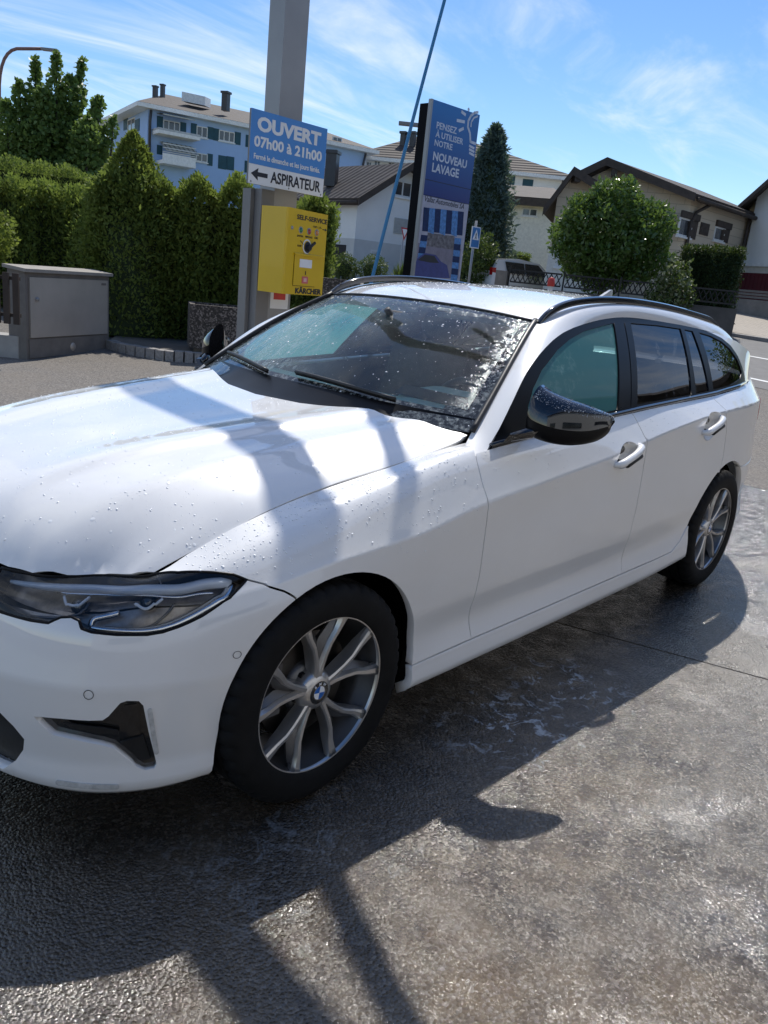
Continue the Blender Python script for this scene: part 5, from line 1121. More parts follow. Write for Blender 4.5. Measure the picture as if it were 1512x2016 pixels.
# ---- white house in the middle
WHITEW=plain('white_render',(.82,.82,.80),.85,0,.05,.8,.1,bscale=40);GREYW=plain('grey_plinth_render',(.60,.60,.58),.9,0,.08,.8)
h0=gpt(692,31);h1=gpt(905,34.5);hl_=gpt(560,34.5);G1=Fac(h0,h1);G2=Fac(hl_,h0);zb=float(h0[2])-.5;LOC=np.array([h0[0],h0[1],zb])
_,ze=G1.sz(692,386);ua,za=G1.sz(797,330);r=thing('white_house','white rendered house with brown tiled gable roof behind the yellow kiosk','house',LOC)
h2=h1+(hl_-h0)
gab=[G1.pt(0,zb),G1.pt(G1.L,zb),G1.pt(G1.L,ze),G1.pt(ua,za),G1.pt(0,ze)];back=(hl_-h0)*1.0;back[2]=0
obj('wall',MB().prism(gab,back),WHITEW,r,rel=LOC,recalc=True)
_,zp=G1.sz(700,470);obj('plinth',G1.slab(MB(),-.02,G1.L,zb,zp,0,.03),GREYW,r,rel=LOC,recalc=True);obj('plinth',G2.slab(MB(),0,G2.L+.03,zb,zp,0,.03),GREYW,r,rel=LOC,recalc=True)
def slopes(F,u0,uA,u1,z0,zA,z1,back,over=.45,th=.16,lip=.35):
    """two roof slabs over a gable on facade F, running back along vector back"""
    out=[]
    bn=np.array(back)/np.linalg.norm(back)
    for (ue,zee) in((u0,z0),(u1,z1)):
        sl=(zA-zee)/(uA-ue);ue2=ue+(lip if ue>uA else -lip);ze2=zee+sl*(ue2-ue)
        a=F.pt(uA,zA,0)-bn*over;b=F.pt(ue2,ze2,0)-bn*over;bk=np.array(back)+bn*over*2
        out.append(MB().prism([a,b,b+bk,a+bk],(0,0,th)))
    return out
s1,s2=slopes(G1,0,ua,G1.L,ze,za,ze,back);roof=obj('roof',s1,TILE2,r,rel=LOC,recalc=True);obj('roof',s2,TILE2,r,rel=LOC,recalc=True)
bn=back/np.linalg.norm(back);mb=MB()
for(a,b) in((G1.pt(-.35,ze-.35*(za-ze)/ua),G1.pt(ua,za)),(G1.pt(ua,za),G1.pt(G1.L+.3,ze-.3*(za-ze)/(G1.L-ua)))): mb.prism([a-bn*.47+np.array([0,0,-.10]),b-bn*.47+np.array([0,0,-.10]),b-bn*.47+np.array([0,0,.175]),a-bn*.47+np.array([0,0,.175])],-bn*.05)
obj('bargeboard',mb,EAVED,r,rel=LOC,recalc=True)
a=G2.pt(0,ze-.22,.33);b=G2.pt(G2.L+.4,ze-.22,.33);pipe('gutter',[a,b],.09,EAVED,r,LOC)
for w_,m_,F_ in(((776,353,808,391),1,G1),((729,491,749,508),1,G1),((633,411,668,446),1,G2)): window(F_,w_,r,LOC,m_)
u0,u1,z0,z1=G1.rect((777,428,808,464));sh=obj('roller_shutter',G1.slab(MB(),u0,u1,z0,z1,0,.03),plain('roller_grey',(.45,.46,.45),.7),r,rel=LOC,recalc=True)
for k in range(8): z=z0+(z1-z0)*k/8;obj('slat',G1.slab(MB(),u0,u1,z+.01,z+(z1-z0)/8-.01,.03,.045),plain('roller_grey',(.45,.46,.45),.7),sh,rel=LOC,recalc=True)
u0,u1,z0,z1=G2.rect((645,480,680,520));obj('garage_opening',G2.slab(MB(),u0,u1,zb,z1,.0,.045),plain('garage_dark',(.02,.018,.018),.8),r,rel=LOC,recalc=True)
c=at(653,340,33.2);mb=MB().box((c[0],c[1],c[2]+.15),(.42,.42,1.3),.5);mb.box((c[0],c[1],c[2]+.72),(.52,.52,.10),.5);obj('chimney',mb,METALG,r,rel=LOC,recalc=True)
# ---- white apartment block far behind the totem
k0=gpt(702,60);k1=gpt(1080,60);K=Fac(k0,k1);zb=float(k0[2])-1;_,ze=K.sz(702,312);LOC=np.array([k0[0],k0[1],zb]);bk=FWD*10
r=thing('apartment_building','distant white apartment block with hip roof seen either side of the totem','building',LOC)
body=[k0,k1,k1+bk,k0+bk];obj('wall',MB().prism([(q[0],q[1],zb) for q in body],(0,0,ze-zb)),WHITEW,r,rel=LOC,recalc=True)
eo=offs(body,1.1);obj('eaves',MB().prism([(q[0],q[1],ze-.05) for q in eo],(0,0,.22)),EAVEW,r,rel=LOC,recalc=True)
mA=(eo[0]+eo[3])/2;mB=(eo[1]+eo[2])/2;rA=mA+(mB-mA)*.42;rB=mB+(mA-mB)*.42;zr=at(866,262,65)[2];rA=at(852,262,65);rB=at(882,263,65)
roof=obj('roof',MB().add([(q[0],q[1],ze+.18) for q in eo]+[(rA[0],rA[1],zr),(rB[0],rB[1],zr)],[(0,1,5,4),(1,2,5),(2,3,4,5),(3,0,4)]),TILE,r,rel=LOC,recalc=True)
for px in(793,812): c=at(px,284,62);mb=MB().box((c[0],c[1],c[2]+.1),(.35,.35,1.2),.3);mb.box((c[0],c[1],c[2]+.75),(.5,.5,.16),.3);obj('chimney',mb,METALG,roof,rel=LOC,recalc=True)
for w_ in((722,318,731,332),(765,314,777,330),(790,311,800,326),(737,316,748,331)): window(K,w_,r,LOC,1,frame=.05)
for s_ in((1030,352,1048,371),(1004,346,1012,366)): shutter(K,s_,r,LOC)
pipe('downpipe',[K.pt(K.L-.2,ze-.1,.5),K.pt(K.L-.2,ze-.9,.1),K.pt(K.L-.2,zb,.1)],.08,METALG,r,LOC)
# ---- low pale house right of the spruce
k0=gpt(930,44);k1=gpt(1075,43);K=Fac(k0,k1);zb=float(k0[2])-.5;_,ze=K.sz(1000,394);LOC=np.array([k0[0],k0[1],zb]);bk=FWD*6;r=thing('low_house','low cream house with grey roof between the spruce and the beige house','house',LOC)
obj('wall',MB().prism([(q[0],q[1],zb) for q in(k0,k1,k1+bk,k0+bk)],(0,0,ze-zb)),plain('cream_render',(.78,.76,.68),.85),r,rel=LOC,recalc=True)
_,zt=K.sz(1000,377);n_=np.array([K.n[0],K.n[1],0]);A=K.pt(-.4,ze-.02,.6);B=K.pt(K.L+.4,ze-.02,.6);obj('roof',MB().prism([A,B,B+FWD*4.4+np.array([0,0,1.0]),A+FWD*4.4+np.array([0,0,1.0])],(0,0,.18)),TILE,r,rel=LOC,recalc=True);obj('fascia',K.slab(MB(),-.4,K.L+.4,ze-.25,ze+.12,.60,.66),EAVED,r,rel=LOC,recalc=True)
for w_ in((1029,409,1057,427),(1000,408,1009,425)): window(K,w_,r,LOC,1)
# ---- beige house with two gables
t=NT('beige_shingles');v=t.coord();ang=atan2(FWD[1],FWD[0]);rt=t.n('VectorRotate',{'Vector':v,'Angle':-ang},rotation_type='Z_AXIS').outputs[0];sp=t.n('SeparateXYZ',{0:rt})
bv=t.n('CombineXYZ',{0:t.math('ADD',sp.outputs[1],sp.outputs[0]),1:sp.outputs[2]}).outputs[0];bk_=t.n('TexBrick',{'Vector':bv,'Scale':1.0,'Color1':(.60,.51,.39,1),'Color2':(.55,.465,.355,1),'Mortar':(.40,.335,.25,1),'Mortar Size':.012,'Brick Width':.62,'Row Height':.30})
SHING=t.done(t.pbsdf(Base_Color=bk_.outputs[0],Roughness=.85,Normal=t.bump(bk_.outputs[1],-.6,.02)))
e0=gpt(1066,28.5);e1=gpt(1190,28.6);Z1=Fac(e0,e1);zb=float(e0[2])-.5;LOC=np.array([e0[0],e0[1],zb]);r=thing('beige_house','beige shingle-clad house with two gables and dark tiled roofs','house',LOC)
ua,za=Z1.sz(1131,344);_,ze=Z1.sz(1066,385);back=FWD*8+RGT*2.1
obj('wall',MB().prism([Z1.pt(0,zb),Z1.pt(Z1.L,zb),Z1.pt(Z1.L,ze),Z1.pt(ua,za),Z1.pt(0,ze)],back),SHING,r,rel=LOC,recalc=True)
_,zp=Z1.sz(1066,488);obj('plinth',Z1.slab(MB(),-.02,Z1.L+.02,zb,zp,0,.03),plain('cream_plinth',(.75,.72,.65),.85),r,rel=LOC,recalc=True)
for s_ in slopes(Z1,0,ua,Z1.L,ze,za,ze,back,.5): obj('roof',s_,TILE2,r,rel=LOC,recalc=True)
bn=back/np.linalg.norm(back)
def barge(F,u0,ua,u1,ze,za,bn,over,root,loc,mat=EAVED,zl=None):
    zl=ze if zl is None else zl
    mb=MB()
    for(a,b) in((F.pt(u0-.35,zl-.35*(za-zl)/(ua-u0)),F.pt(ua,za)),(F.pt(ua,za),F.pt(u1+.35,ze-.35*(za-ze)/(u1-ua)))): mb.prism([a-bn*over+np.array([0,0,-.09]),b-bn*over+np.array([0,0,-.09]),b-bn*over+np.array([0,0,.175]),a-bn*over+np.array([0,0,.175])],-bn*.05)
    return obj('bargeboard',mb,mat,root,rel=loc,recalc=True)
barge(Z1,0,ua,Z1.L,ze,za,bn,.52,r,LOC)
f0=gpt(1120,30.4);f1=gpt(1318,29.6);f2=gpt(1448,33.8);Z2=Fac(f0,f1);Z3=Fac(f1,f2);ua,za=Z2.sz(1212,326);_,ze=Z2.sz(1318,384)
back=f2-f1;back[2]=0;u1=Z2.L;u0,z0_=Z2.sz(1162,350)
obj('wall',MB().prism([Z2.pt(u0,zb),Z2.pt(u1,zb),Z2.pt(u1,ze),Z2.pt(ua,za),Z2.pt(u0,z0_)],back),SHING,r,rel=LOC,recalc=True)
for s_ in slopes(Z2,u0,ua,u1,z0_,za,ze,back,.55): obj('roof',s_,TILE2,r,rel=LOC,recalc=True)
barge(Z2,u0,ua,u1,ze,za,back/np.linalg.norm(back),.57,r,LOC,EAVED,z0_)
for F_,u_,z_ in((Z1,Z1.sz(1131,352)[0],Z1.sz(1131,352)[1]),(Z2,ua,za-.25)): obj('beam_end',F_.slab(MB(),u_-.10,u_+.10,z_-.14,z_+.10,0,.5),EAVED,r,rel=LOC,recalc=True)
for w_,s_ in(((1339,427,1357,469),(1357,429,1367,472)),((1408,445,1422,477),(1422,447,1431,479))):
    window(Z3,w_,r,LOC,0);shutter(Z3,s_,r,LOC,EAVED);u0,u1,z0,z1=Z3.rect((w_[0],w_[1],s_[2],s_[3]));obj('blind_box',Z3.slab(MB(),u0,u1,z1,z1+.22,0,.08),EAVED,r,rel=LOC,recalc=True)
shutter(Z3,(1380,437,1392,465),r,LOC,EAVED);window(Z1,(1096,498,1122,528),r,LOC,1)
_,zp=Z3.sz(1400,520);obj('plinth',Z3.slab(MB(),0,Z3.L,zb,zp,0,.03),plain('cream_plinth',(.75,.72,.65),.85),r,rel=LOC,recalc=True)
pipe('downpipe',[Z3.pt(.9,ze-.1,.35),Z3.pt(.35,ze-.45,.10),Z3.pt(.12,ze-.8,.08),Z3.pt(.12,zb,.08)],.06,EAVED,r,LOC);pipe('gutter',[Z3.pt(-.3,ze-.12,.38),Z3.pt(Z3.L,ze-.12,.38)],.08,EAVED,r,LOC)
# ---- white house with the dark red garage door at the right edge
j0=gpt(1441,33.0);j1=gpt(1640,28.5);J=Fac(j0,j1);zb=float(j0[2])-.3;LOC=np.array([j0[0],j0[1],zb]);r=thing('white_house','white house with dark timber eaves and dark red garage door at right edge','house',LOC)
_,ze=J.sz(1448,392);ua,za=J.sz(1610,285);back=FWD*7+RGT*3.7;u1=2*ua
obj('wall',MB().prism([J.pt(0,zb),J.pt(u1,zb),J.pt(u1,ze),J.pt(ua,za),J.pt(0,ze)],back),WHITEW,r,rel=LOC,recalc=True)
for s_ in slopes(J,0,ua,u1,ze,za,ze,back,.9,.18,.75): obj('roof',s_,EAVED,r,rel=LOC,recalc=True)
_,zl=J.sz(1450,520);obj('ledge',J.slab(MB(),-.05,u1,zl-.07,zl+.05,0,.14),EAVEW,r,rel=LOC,recalc=True);obj('plinth',J.slab(MB(),-.02,u1,zb,zl-.07,0,.03),plain('beige_plinth',(.66,.62,.55),.85),r,rel=LOC,recalc=True)
u0,_z=J.sz(1447,560);_,zt=J.sz(1447,536);gd=obj('garage_door',J.slab(MB(),u0,u0+2.6,zb+.25,zt,.02,.05),plain('dark_red_door',(.12,.012,.02),.5),r,rel=LOC,recalc=True)
for k in range(13): obj('door_board',J.slab(MB(),u0+.2*k+.01,u0+.2*k+.19,zb+.27,zt-.02,.05,.065),plain('dark_red_door',(.12,.012,.02),.5),gd,rel=LOC,recalc=True)
pipe('downpipe',[J.pt(-.6,ze-.35,.2),J.pt(-.05,ze-.7,.1),J.pt(-.05,zb,.1)],.06,EAVED,r,LOC)
# ---- garden wall with iron fence in front of the beige house
WALLD=plain('dark_garden_wall',(.09,.085,.08),.9,0,.25,2,.3);IRON=plain('fence_iron',(.02,.018,.017),.6)
w0=gpt(990,21.8);w1=gpt(1434,20.2);Wf=Fac(w0,w1);zb=min(float(w0[2]),float(w1[2]))-.3;LOC=np.array([w0[0],w0[1],zb]);r=thing('garden_fence','dark iron lattice fence on a low wall before the beige house','fence',LOC)
zt0=Wf.sz(1000,560)[1];obj('wall',Wf.slab(MB(),0,Wf.L,zb,zt0-.02,-.1,.1),WALLD,r,rel=LOC,recalc=True)
obj('pier',Wf.slab(MB(),-.32,-.02,zb,zt0+.33,-.15,.15),plain('pier_stone',(.22,.19,.16),.9,0,.2,4),r,rel=LOC,recalc=True)
np_=4;hh=.36
for k in range(np_):
    ua_=Wf.L*k/np_+.05;ub=Wf.L*(k+1)/np_-.05;mb=MB();Wf.slab(mb,ua_,ub,zt0+.06,zt0+.10,-.015,.015);Wf.slab(mb,ua_,ub,zt0+hh,zt0+hh+.04,-.015,.015);pn=obj('fence_rail',mb,IRON,r,rel=LOC,recalc=True);mb=MB();n_=int((ub-ua_)/.13)
    for i in range(n_):
        a=ua_+(ub-ua_)*i/n_;b=ua_+(ub-ua_)*(i+1)/n_
        for(p_,q_) in((a,b),(b,a)): mb.tube([Wf.pt(p_,zt0+.09,.0),Wf.pt(q_,zt0+hh,.0)],.013,4)
    o=obj('lattice_bars',mb,IRON,pn,rel=LOC);o['kind']='stuff';obj('post',Wf.slab(MB(),ua_-.06,ua_-.02,zt0-.02,zt0+hh+.1,-.02,.02),IRON,r,rel=LOC,recalc=True)
# low concrete wall / bench before the garage
g0=gpt(1437,29.6);g1=gpt(1660,26.6);Gf=Fac(g0,g1);LOC=g0-np.array([0,0,.2]);r=thing('low_wall','low grey concrete wall with timber rails before the red garage','wall',LOC);z0=float(g0[2]);zw=Gf.sz(1460,588)[1]-.36;z0=zw
obj('wall',Gf.slab(MB(),0,Gf.L,z0-.6,z0+.36,-.1,.1),plain('grey_concrete_wall',(.20,.195,.185),.9,0,.2,3,.3),r,rel=LOC,recalc=True)
for k in range(3): obj('rail',Gf.slab(MB(),.02,Gf.L,z0+.40+k*.10,z0+.475+k*.10,-.03,.03),plain('weathered_timber',(.17,.16,.15),.85),r,rel=LOC,recalc=True)
# ---- reflector post (red top) in front of the fence
q=gpt(1067,17.5);zb=at(1067,556,17.5)[2];r=thing('marker_post','white marker post with a red top before the lattice fence','post',q);h=zb-q[2]
obj('shaft',MB().lathe([(.055,0),(.055,h-.06)],12),plain('post_white',(.65,.64,.62),.6),r,True);obj('cap',MB().lathe([(.075,h-.06),(.078,h+.02),(.06,h+.10),(.0,h+.13)],12),plain('post_red',(.55,.04,.025),.5),r,True)
# ---- small white hatchback parked across the road
def smallcar(base,rz):
    r=thing('parked_car','small white hatchback parked behind the lattice fence','car',base,rz)
    Wt=plain('small_car_white',(.72,.73,.74),.3,0,.03,3,coat=1.0)
    prof=[(1.75,.30),(1.78,.62),(1.70,.78),(.95,.95),(.35,1.42),(-.55,1.50),(-1.45,1.40),(-1.78,.95),(-1.84,.60),(-1.80,.30)];V=[];wd=[.80,.82,.82,.80,.60,.58,.56,.74,.80,.78]
    V=[(x,-w,z) for (x,z),w in zip(prof,wd)]+[(x,w,z) for (x,z),w in zip(prof,wd)];n=len(prof)
    obj('body',MB().add(V,[tuple(range(n))[::-1],tuple(n+i for i in range(n))]+[(i,(i+1)%n,n+(i+1)%n,n+i) for i in range(n)]),Wt,r,True,recalc=True,angle=30)
    gl=plain('small_car_glass',(.015,.018,.02),.05)
    for s in(-1,1):
        for x0,x1,x0t,x1t in((.72,-.28,.30,-.30),(-.36,-1.15,-.38,-1.20)): obj('side_window',MB().prism([(x0,s*.775,.98),(x1,s*.78,.98),(x1t,s*.625,1.36),(x0t,s*.64,1.36)],(0,s*.03,0.0)),gl,r,recalc=True)
        tl=obj('tail_light',MB().box((-1.72,s*.66,.98),(.16,.16,.26)),REDL,r)
    obj('rear_window',MB().prism([(-1.74,-.56,1.00),(-1.74,.56,1.00),(-1.50,.47,1.36),(-1.50,-.47,1.36)],(-.035,0,.01)),gl,r,recalc=True)
    obj('windscreen',MB().prism([(.98,-.68,.98),(.98,.68,.98),(.42,.52,1.40),(.42,-.52,1.40)],(.03,0,.02)),gl,r,recalc=True)
    for x in(1.15,-1.18):
        for s in(-1,1): w=obj('wheel',MB().lathe([(.0,.09),(.19,.09),(.28,.085),(.29,.0),(.28,-.08),(.0,-.08)],20,(x,s*.75,.29),'y'),RUBBER,r,True,angle=40);obj('wheel_cover',MB().lathe([(.0,.0),(.19,0)],16,(x,s*.75+s*.095,.29),'y'),RIM,w)
    return r
q=gpt(1016,31);q[2]=at(1024,512,31)[2]-1.5;smallcar(tuple(q),atan2(RGT[1],RGT[0])+.55)
# ================================================================== wash bay column with boom
STEEL=plain('brushed_grey_steel',(.33,.33,.33),.42,.35,.10,2.0,.05,bscale=120);STEELD=plain('grey_sheet_metal',(.22,.215,.215),.5,.2,.10,2.0)
CX,CY=-2.72,-2.735   # corner edge between the two visible faces
r=thing('wash_column','tall square grey steel column standing behind the white car','column',(CX-.14,CY-.095,0))
HC_=4.15
obj('post',MB().box2(-.085,.14,-.075,.095,0,HC_),STEEL,r,recalc=True)
obj('base_plate',MB().box2(-.22,.22,-.18,.18,0,.02),STEELD,r)
L0=np.array([CX-.14,CY-.095])
def rel(p): return (p[0]-L0[0],p[1]-L0[1],p[2])
obj('boom',MB().tube([rel((-2.74,-2.80,4.06)),rel((-2.30,-2.25,4.06)),rel((-2.10,-1.80,4.05)),rel((-1.97,-.85,4.03)),rel((-1.88,-.05,4.01)),rel((-1.82,.70,4.0))],[.10,.10,.10,.085,.075,.07],10),STEELD,r,True)
obj('boom_arm',MB().tube([rel((-1.83,.63,3.93)),rel((-2.04,.04,3.93)),rel((-2.26,-.45,3.93)),rel((-2.65,-1.20,3.93))],.042,8),STEELD,r,True)
obj('boom_pivot',MB().lathe([(.0,HC_+.10),(.11,HC_+.10),(.13,HC_+.02),(.13,HC_)],16),STEELD,r,True)
obj('side_channel',MB().box2(.142,.262,-.06,.10,0,1.955),STEELD,r,recalc=True);obj('channel_flange',MB().box2(.266,.30,-.075,.02,0,1.953),STEELD,r,recalc=True)
STK=plain('sticker_red',(.55,.06,.05),.5);lb=obj('label_plate',MB().box2(-.06,.12,.0955,.0985,1.10,1.28),WHITEL,r);obj('label_stripe',MB().box2(-.03,.09,.0985,.0998,1.17,1.25),STK,lb)
# ---- opening-hours sign
SB=plain('sign_blue',(.07,.26,.62),.4,0,.04,2);SWh=plain('sign_white',(.78,.79,.80),.4,0,.04,2);INK=plain('sign_ink',(.012,.014,.025),.5)
A=at(494,286,6.02);B=at(641,321,6.56);sl=atan2(-(B-A)[1],-(B-A)[0]);
# local frame: x = reading direction, y = behind the sign
TL=at(496,212,6.02);BL=at(492,360,6.02);TR=at(645,253.5,6.56);wS=float(np.linalg.norm((TR-TL)[:2]));hS=float(TL[2]-BL[2]);rdx=(TR-TL)/wS
rz=atan2(rdx[1],rdx[0]);sg=thing('opening_hours_sign','blue and white OUVERT sign with a black arrow on the steel column','sign',(TL[0],TL[1],BL[2]),rz)
hb=hS*.27
obj('board',MB().box2(0,wS,.004,.022,0,hS),STEELD,sg);obj('white_field',MB().box2(0,wS,0,.004,0,hb),SWh,sg);obj('blue_field',MB().box2(0,wS,.0,.004,hb+.001,hS),SB,sg)
fx=(1,0,0);fz=(0,0,1)
def fit(name,s,x0,x1,z,h,mat,par,bold=.012,shear=0.0,lift=.0015,y=0.0):
    o=text_part(name,s,h,mat,par,(0,y,z),fx,fz,bold=bold,lift=lift,shear=shear);xs=[v.co.x for v in o.data.vertices];a,b=min(xs),max(xs);k=(x1-x0)/(b-a)
    for v in o.data.vertices: v.co.x=x0+(v.co.x-a)*k
    return o
fit('lettering','OUVERT',wS*.075,wS*.915,hS*.735,hS*.175,SWh,sg,.045)
fit('lettering','07h00 à 21h00',wS*.045,wS*.945,hS*.515,hS*.135,SWh,sg,.032)
fit('lettering','Fermé le dimanche et les jours fériés.',wS*.05,wS*.93,hS*.345,hS*.072,SWh,sg,.022)
fit('lettering','ASPIRATEUR',wS*.275,wS*.955,hS*.065,hS*.150,INK,sg,.022)
def flatpoly(name,pts,mat,par,y=-.0012,th=.0008): return obj(name,MB().prism([(x,y,z) for x,z in pts],(0,-th,0)),mat,par,recalc=True)
zc=hS*.14;flatpoly('arrow',[(wS*.025,zc),(wS*.115,zc+hS*.085),(wS*.11,zc+hS*.03),(wS*.235,zc+hS*.03),(wS*.235,zc-hS*.03),(wS*.11,zc-hS*.03),(wS*.115,zc-hS*.085)],INK,sg)
for x in(.03,.52,.97): obj('rivet',MB().lathe([(0,-.003),(.006,-.002),(.007,0)],10,(wS*x,0,hS*.03),'y'),STEELD,sg)
# ---- yellow self-service control box
YEL=plain('kiosk_yellow',(.72,.47,.012),.35,0,.05,3,coat=.3)
M0=at(567,407,5.98);M1=at(563,579,5.98);R0=at(648,420,6.42);wK=float(np.linalg.norm((R0-M0)[:2]));hK=float(M0[2]-M1[2]);dk=(R0-M0)/wK;kz=atan2(dk[1],dk[0])
kb=thing('wash_terminal','yellow self-service wash control box mounted on the steel column','control box',(M0[0],M0[1],M1[2]),kz)
dK=.235
mb=MB();bv=.012;mb.prism([(bv,0,0),(wK-bv,0,0),(wK,bv,0),(wK,dK,0),(0,dK,0),(0,bv,0)],(0,0,hK));obj('housing',mb,YEL,kb,recalc=True)
obj('rain_lip',MB().prism([(.10,-.0,hK*.50),(wK-.05,0,hK*.50),(wK-.05,-.018,hK*.488),(.10,-.018,hK*.488)],(0,0,-.012)),YEL,kb,recalc=True)
dx0,dx1,dz0,dz1=wK*.22,wK*.76,hK*.11,hK*.47;dr=obj('coin_door',MB().box2(dx0,dx1,-.006,-.0005,dz0,dz1),YEL,kb)
for a in((dx0-.004,dx0,dz0,dz1),(dx1,dx1+.004,dz0,dz1),(dx0,dx1,dz0-.004,dz0),(dx0,dx1,dz1,dz1+.004)): obj('door_gap',MB().box2(a[0],a[1],-.0018,-.0004,a[2],a[3]),plain('gap_dark',(.10,.065,.01),.7),dr)
obj('label_plate',MB().box2(dx0+.06,dx0+.21,-.0085,-.0062,dz0+hK*.22,dz0+hK*.32),WHITEL,dr);obj('coin_slot',MB().box2(dx0+.135,dx0+.143,-.0085,-.0062,dz0+hK*.135,dz0+hK*.18),INK,dr)
st=obj('pay_sticker',MB().box2(dx0+.10,dx0+.175,-.0085,-.0062,dz0+hK*.03,dz0+hK*.115),plain('sticker_pink',(.62,.14,.13),.5),dr);obj('sticker_mark',MB().box2(dx0+.118,dx0+.157,-.0095,-.0086,dz0+hK*.05,dz0+hK*.095),plain('sticker_pale',(.75,.42,.38),.5),dr)
for x,cn,col in((.33,'lamp_green',(.01,.16,.06)),(.53,'lamp_red',(.35,.01,.01)),(.72,'lamp_orange',(.60,.20,.03))):
    l=obj('indicator_lamp',MB().lathe([(0,-.014),(.014,-.011),(.019,0)],16,(wK*x,0,hK*.765),'y'),plain(cn,col,.2,0,.05,4,coat=1.0),kb,True);obj('lamp_ring',MB().lathe([(.019,-.004),(.024,-.003),(.025,0)],16,(wK*x,0,hK*.765),'y'),STEEL,l,True)
obj('lock',MB().lathe([(0,-.006),(.012,-.005),(.013,0)],12,(wK*.12,0,hK*.775),'y'),STEEL,kb,True)
kn=obj('selector_knob',MB().lathe([(0,-.028),(.022,-.026),(.026,-.004),(.04,-.002),(.041,0)],20,(wK*.52,0,hK*.575),'y'),INK,kb,True,angle=40);obj('knob_pointer',MB().box((wK*.52+.03,-.022,hK*.575+.02),(.075,.014,.016),ax=((.83,0,.55),(0,1,0),(-.55,0,.83))),INK,kn);obj('knob_plate',MB().lathe([(.041,-.002),(.052,-.002)],20,(wK*.50,0,hK*.585),'y'),SWh,kn)
for a,b in(((.33,.645),(.42,.60)),((.62,.605),(.70,.645))):
    p0=np.array([wK*a[0],0,hK*a[1]]);p1=np.array([wK*b[0],0,hK*b[1]]);d=(p1-p0)/np.linalg.norm(p1-p0);n_=np.array([-d[2],0,d[0]])*.0025;flatpoly('dial_mark',[(q[0],q[2]) for q in(p0-n_,p1-n_,p1+n_,p0+n_)],INK,kb)
fit('lettering','SELF-SERVICE',wK*.22,wK*.965,hK*.885,hK*.052,INK,kb,.025);fit('lettering','KÄRCHER',wK*.29,wK*.94,hK*.018,hK*.062,INK,kb,.04)
for s_,x0,x1,z in(('SAVON',.25,.39,.685),('RINÇAGE',.45,.62,.688),('CIRE',.67,.76,.69),('STOP',.27,.37,.57),('CHF 1.-/2.-',.62,.84,.82)): fit('lettering',s_,wK*x0,wK*x1,hK*z,hK*.022,INK,kb,.01)
flatpoly('arrow',[(wK*.97,hK*.815),(wK*.925,hK*.832),(wK*.925,hK*.82),(wK*.86,hK*.82),(wK*.86,hK*.81),(wK*.925,hK*.81),(wK*.925,hK*.798)],INK,kb)
# ---- blue flexible pole (spring lance holder) behind the car
BLP=plain('blue_fibreglass',(.02,.19,.42),.35,0,.06,3)
q0=at(735,545,8.0);q1=at(877,0,8.0);d=(q1-q0)/(q1[2]-q0[2]);base=q0-d*q0[2]*.92;base[2]=0.0
hp_=thing('hose_pole','slender leaning bright blue pole rising behind the car roof','pole',base)
P_=[];
for z in np.linspace(0,5.2,30):
    q=q0+d*(z-q0[2]);bend=.10*((z-2.6)/2.6)**2-.05;q=q+RGT*bend*.25;P_.append((q[0]-base[0],q[1]-base[1],z))
obj('rod',MB().tube(P_,list(np.interp(np.linspace(0,1,30),[0,.3,1],[.019,.017,.013])),8),BLP,hp_,True);obj('foot',MB().lathe([(.12,0),(.12,.03),(.05,.06),(.04,.35),(.03,.36)],14),STEELD,hp_,True)
# ---- electrical cabinet, fence boards, block
CAB=plain('cabinet_concrete',(.17,.155,.14),.85,0,.15,6,.2);CABD=plain('cabinet_door_metal',(.44,.40,.355),.45,.3,.12,1.5)
cA=at(53,707,9.98);cA[2]=-.02;cB=at(214,692,11.6);cB[2]=-.02;w=float(np.linalg.norm(cB-cA));rz=atan2(*(cB-cA)[[1,0]]);cab=thing('electrical_cabinet','grey utility cabinet with a single metal door at left by the hedge','utility cabinet',cA,rz)
hc=float(at(53,532,9.98)[2])
hc2=float(at(214,541,11.6)[2]);mb=MB();mb.add([(0,0,0),(w,0,0),(w,.26,0),(0,.26,0),(0,0,hc),(w,0,hc2),(w,.26,hc2+.03),(0,.26,hc+.03)],[(3,2,1,0),(4,5,6,7),(0,1,5,4),(1,2,6,5),(2,3,7,6),(3,0,4,7)]);obj('housing',mb,CAB,cab,recalc=True)
obj('lid',MB().add([(-.05,-.05,hc),(w+.03,-.05,hc2),(w+.03,.29,hc2+.03),(-.05,.29,hc+.03),(-.05,-.05,hc+.04),(w+.03,-.05,hc2+.04),(w+.03,.29,hc2+.07),(-.05,.29,hc+.07)],[(3,2,1,0),(4,5,6,7),(0,1,5,4),(1,2,6,5),(2,3,7,6),(3,0,4,7)]),plain('cabinet_lid',(.30,.275,.24),.85),cab,recalc=True)
dr=obj('door',MB().add([(.06,-.022,.27),(w-.06,-.022,.27),(w-.06,-.022,hc2-.06),(.06,-.022,hc-.06),(.06,-.001,.27),(w-.06,-.001,.27),(w-.06,-.001,hc2-.06),(.06,-.001,hc-.06)],[(0,1,2,3),(7,6,5,4),(0,4,5,1),(2,6,7,3),(0,3,7,4),(1,5,6,2)]),CABD,cab,recalc=True)
obj('door_lock',MB().lathe([(0,-.05),(.024,-.047),(.026,-.022)],14,(.17,0,.74),'y'),STEEL,dr,True);obj('name_plate',MB().box2(w-.20,w-.10,-.026,-.022,hc2-.125,hc2-.095),CAB,dr);obj('plinth_band',MB().box2(.04,w-.04,-.012,-.001,.02,.25),CAB,cab);obj('vent_cover',MB().lathe([(0,-.02),(.05,-.018),(.055,-.012)],18,(w*.52,0,.12),'y'),CABD,cab,True)
TIM=plain('dark_fence_timber',(.045,.032,.025),.8,0,.2,4)
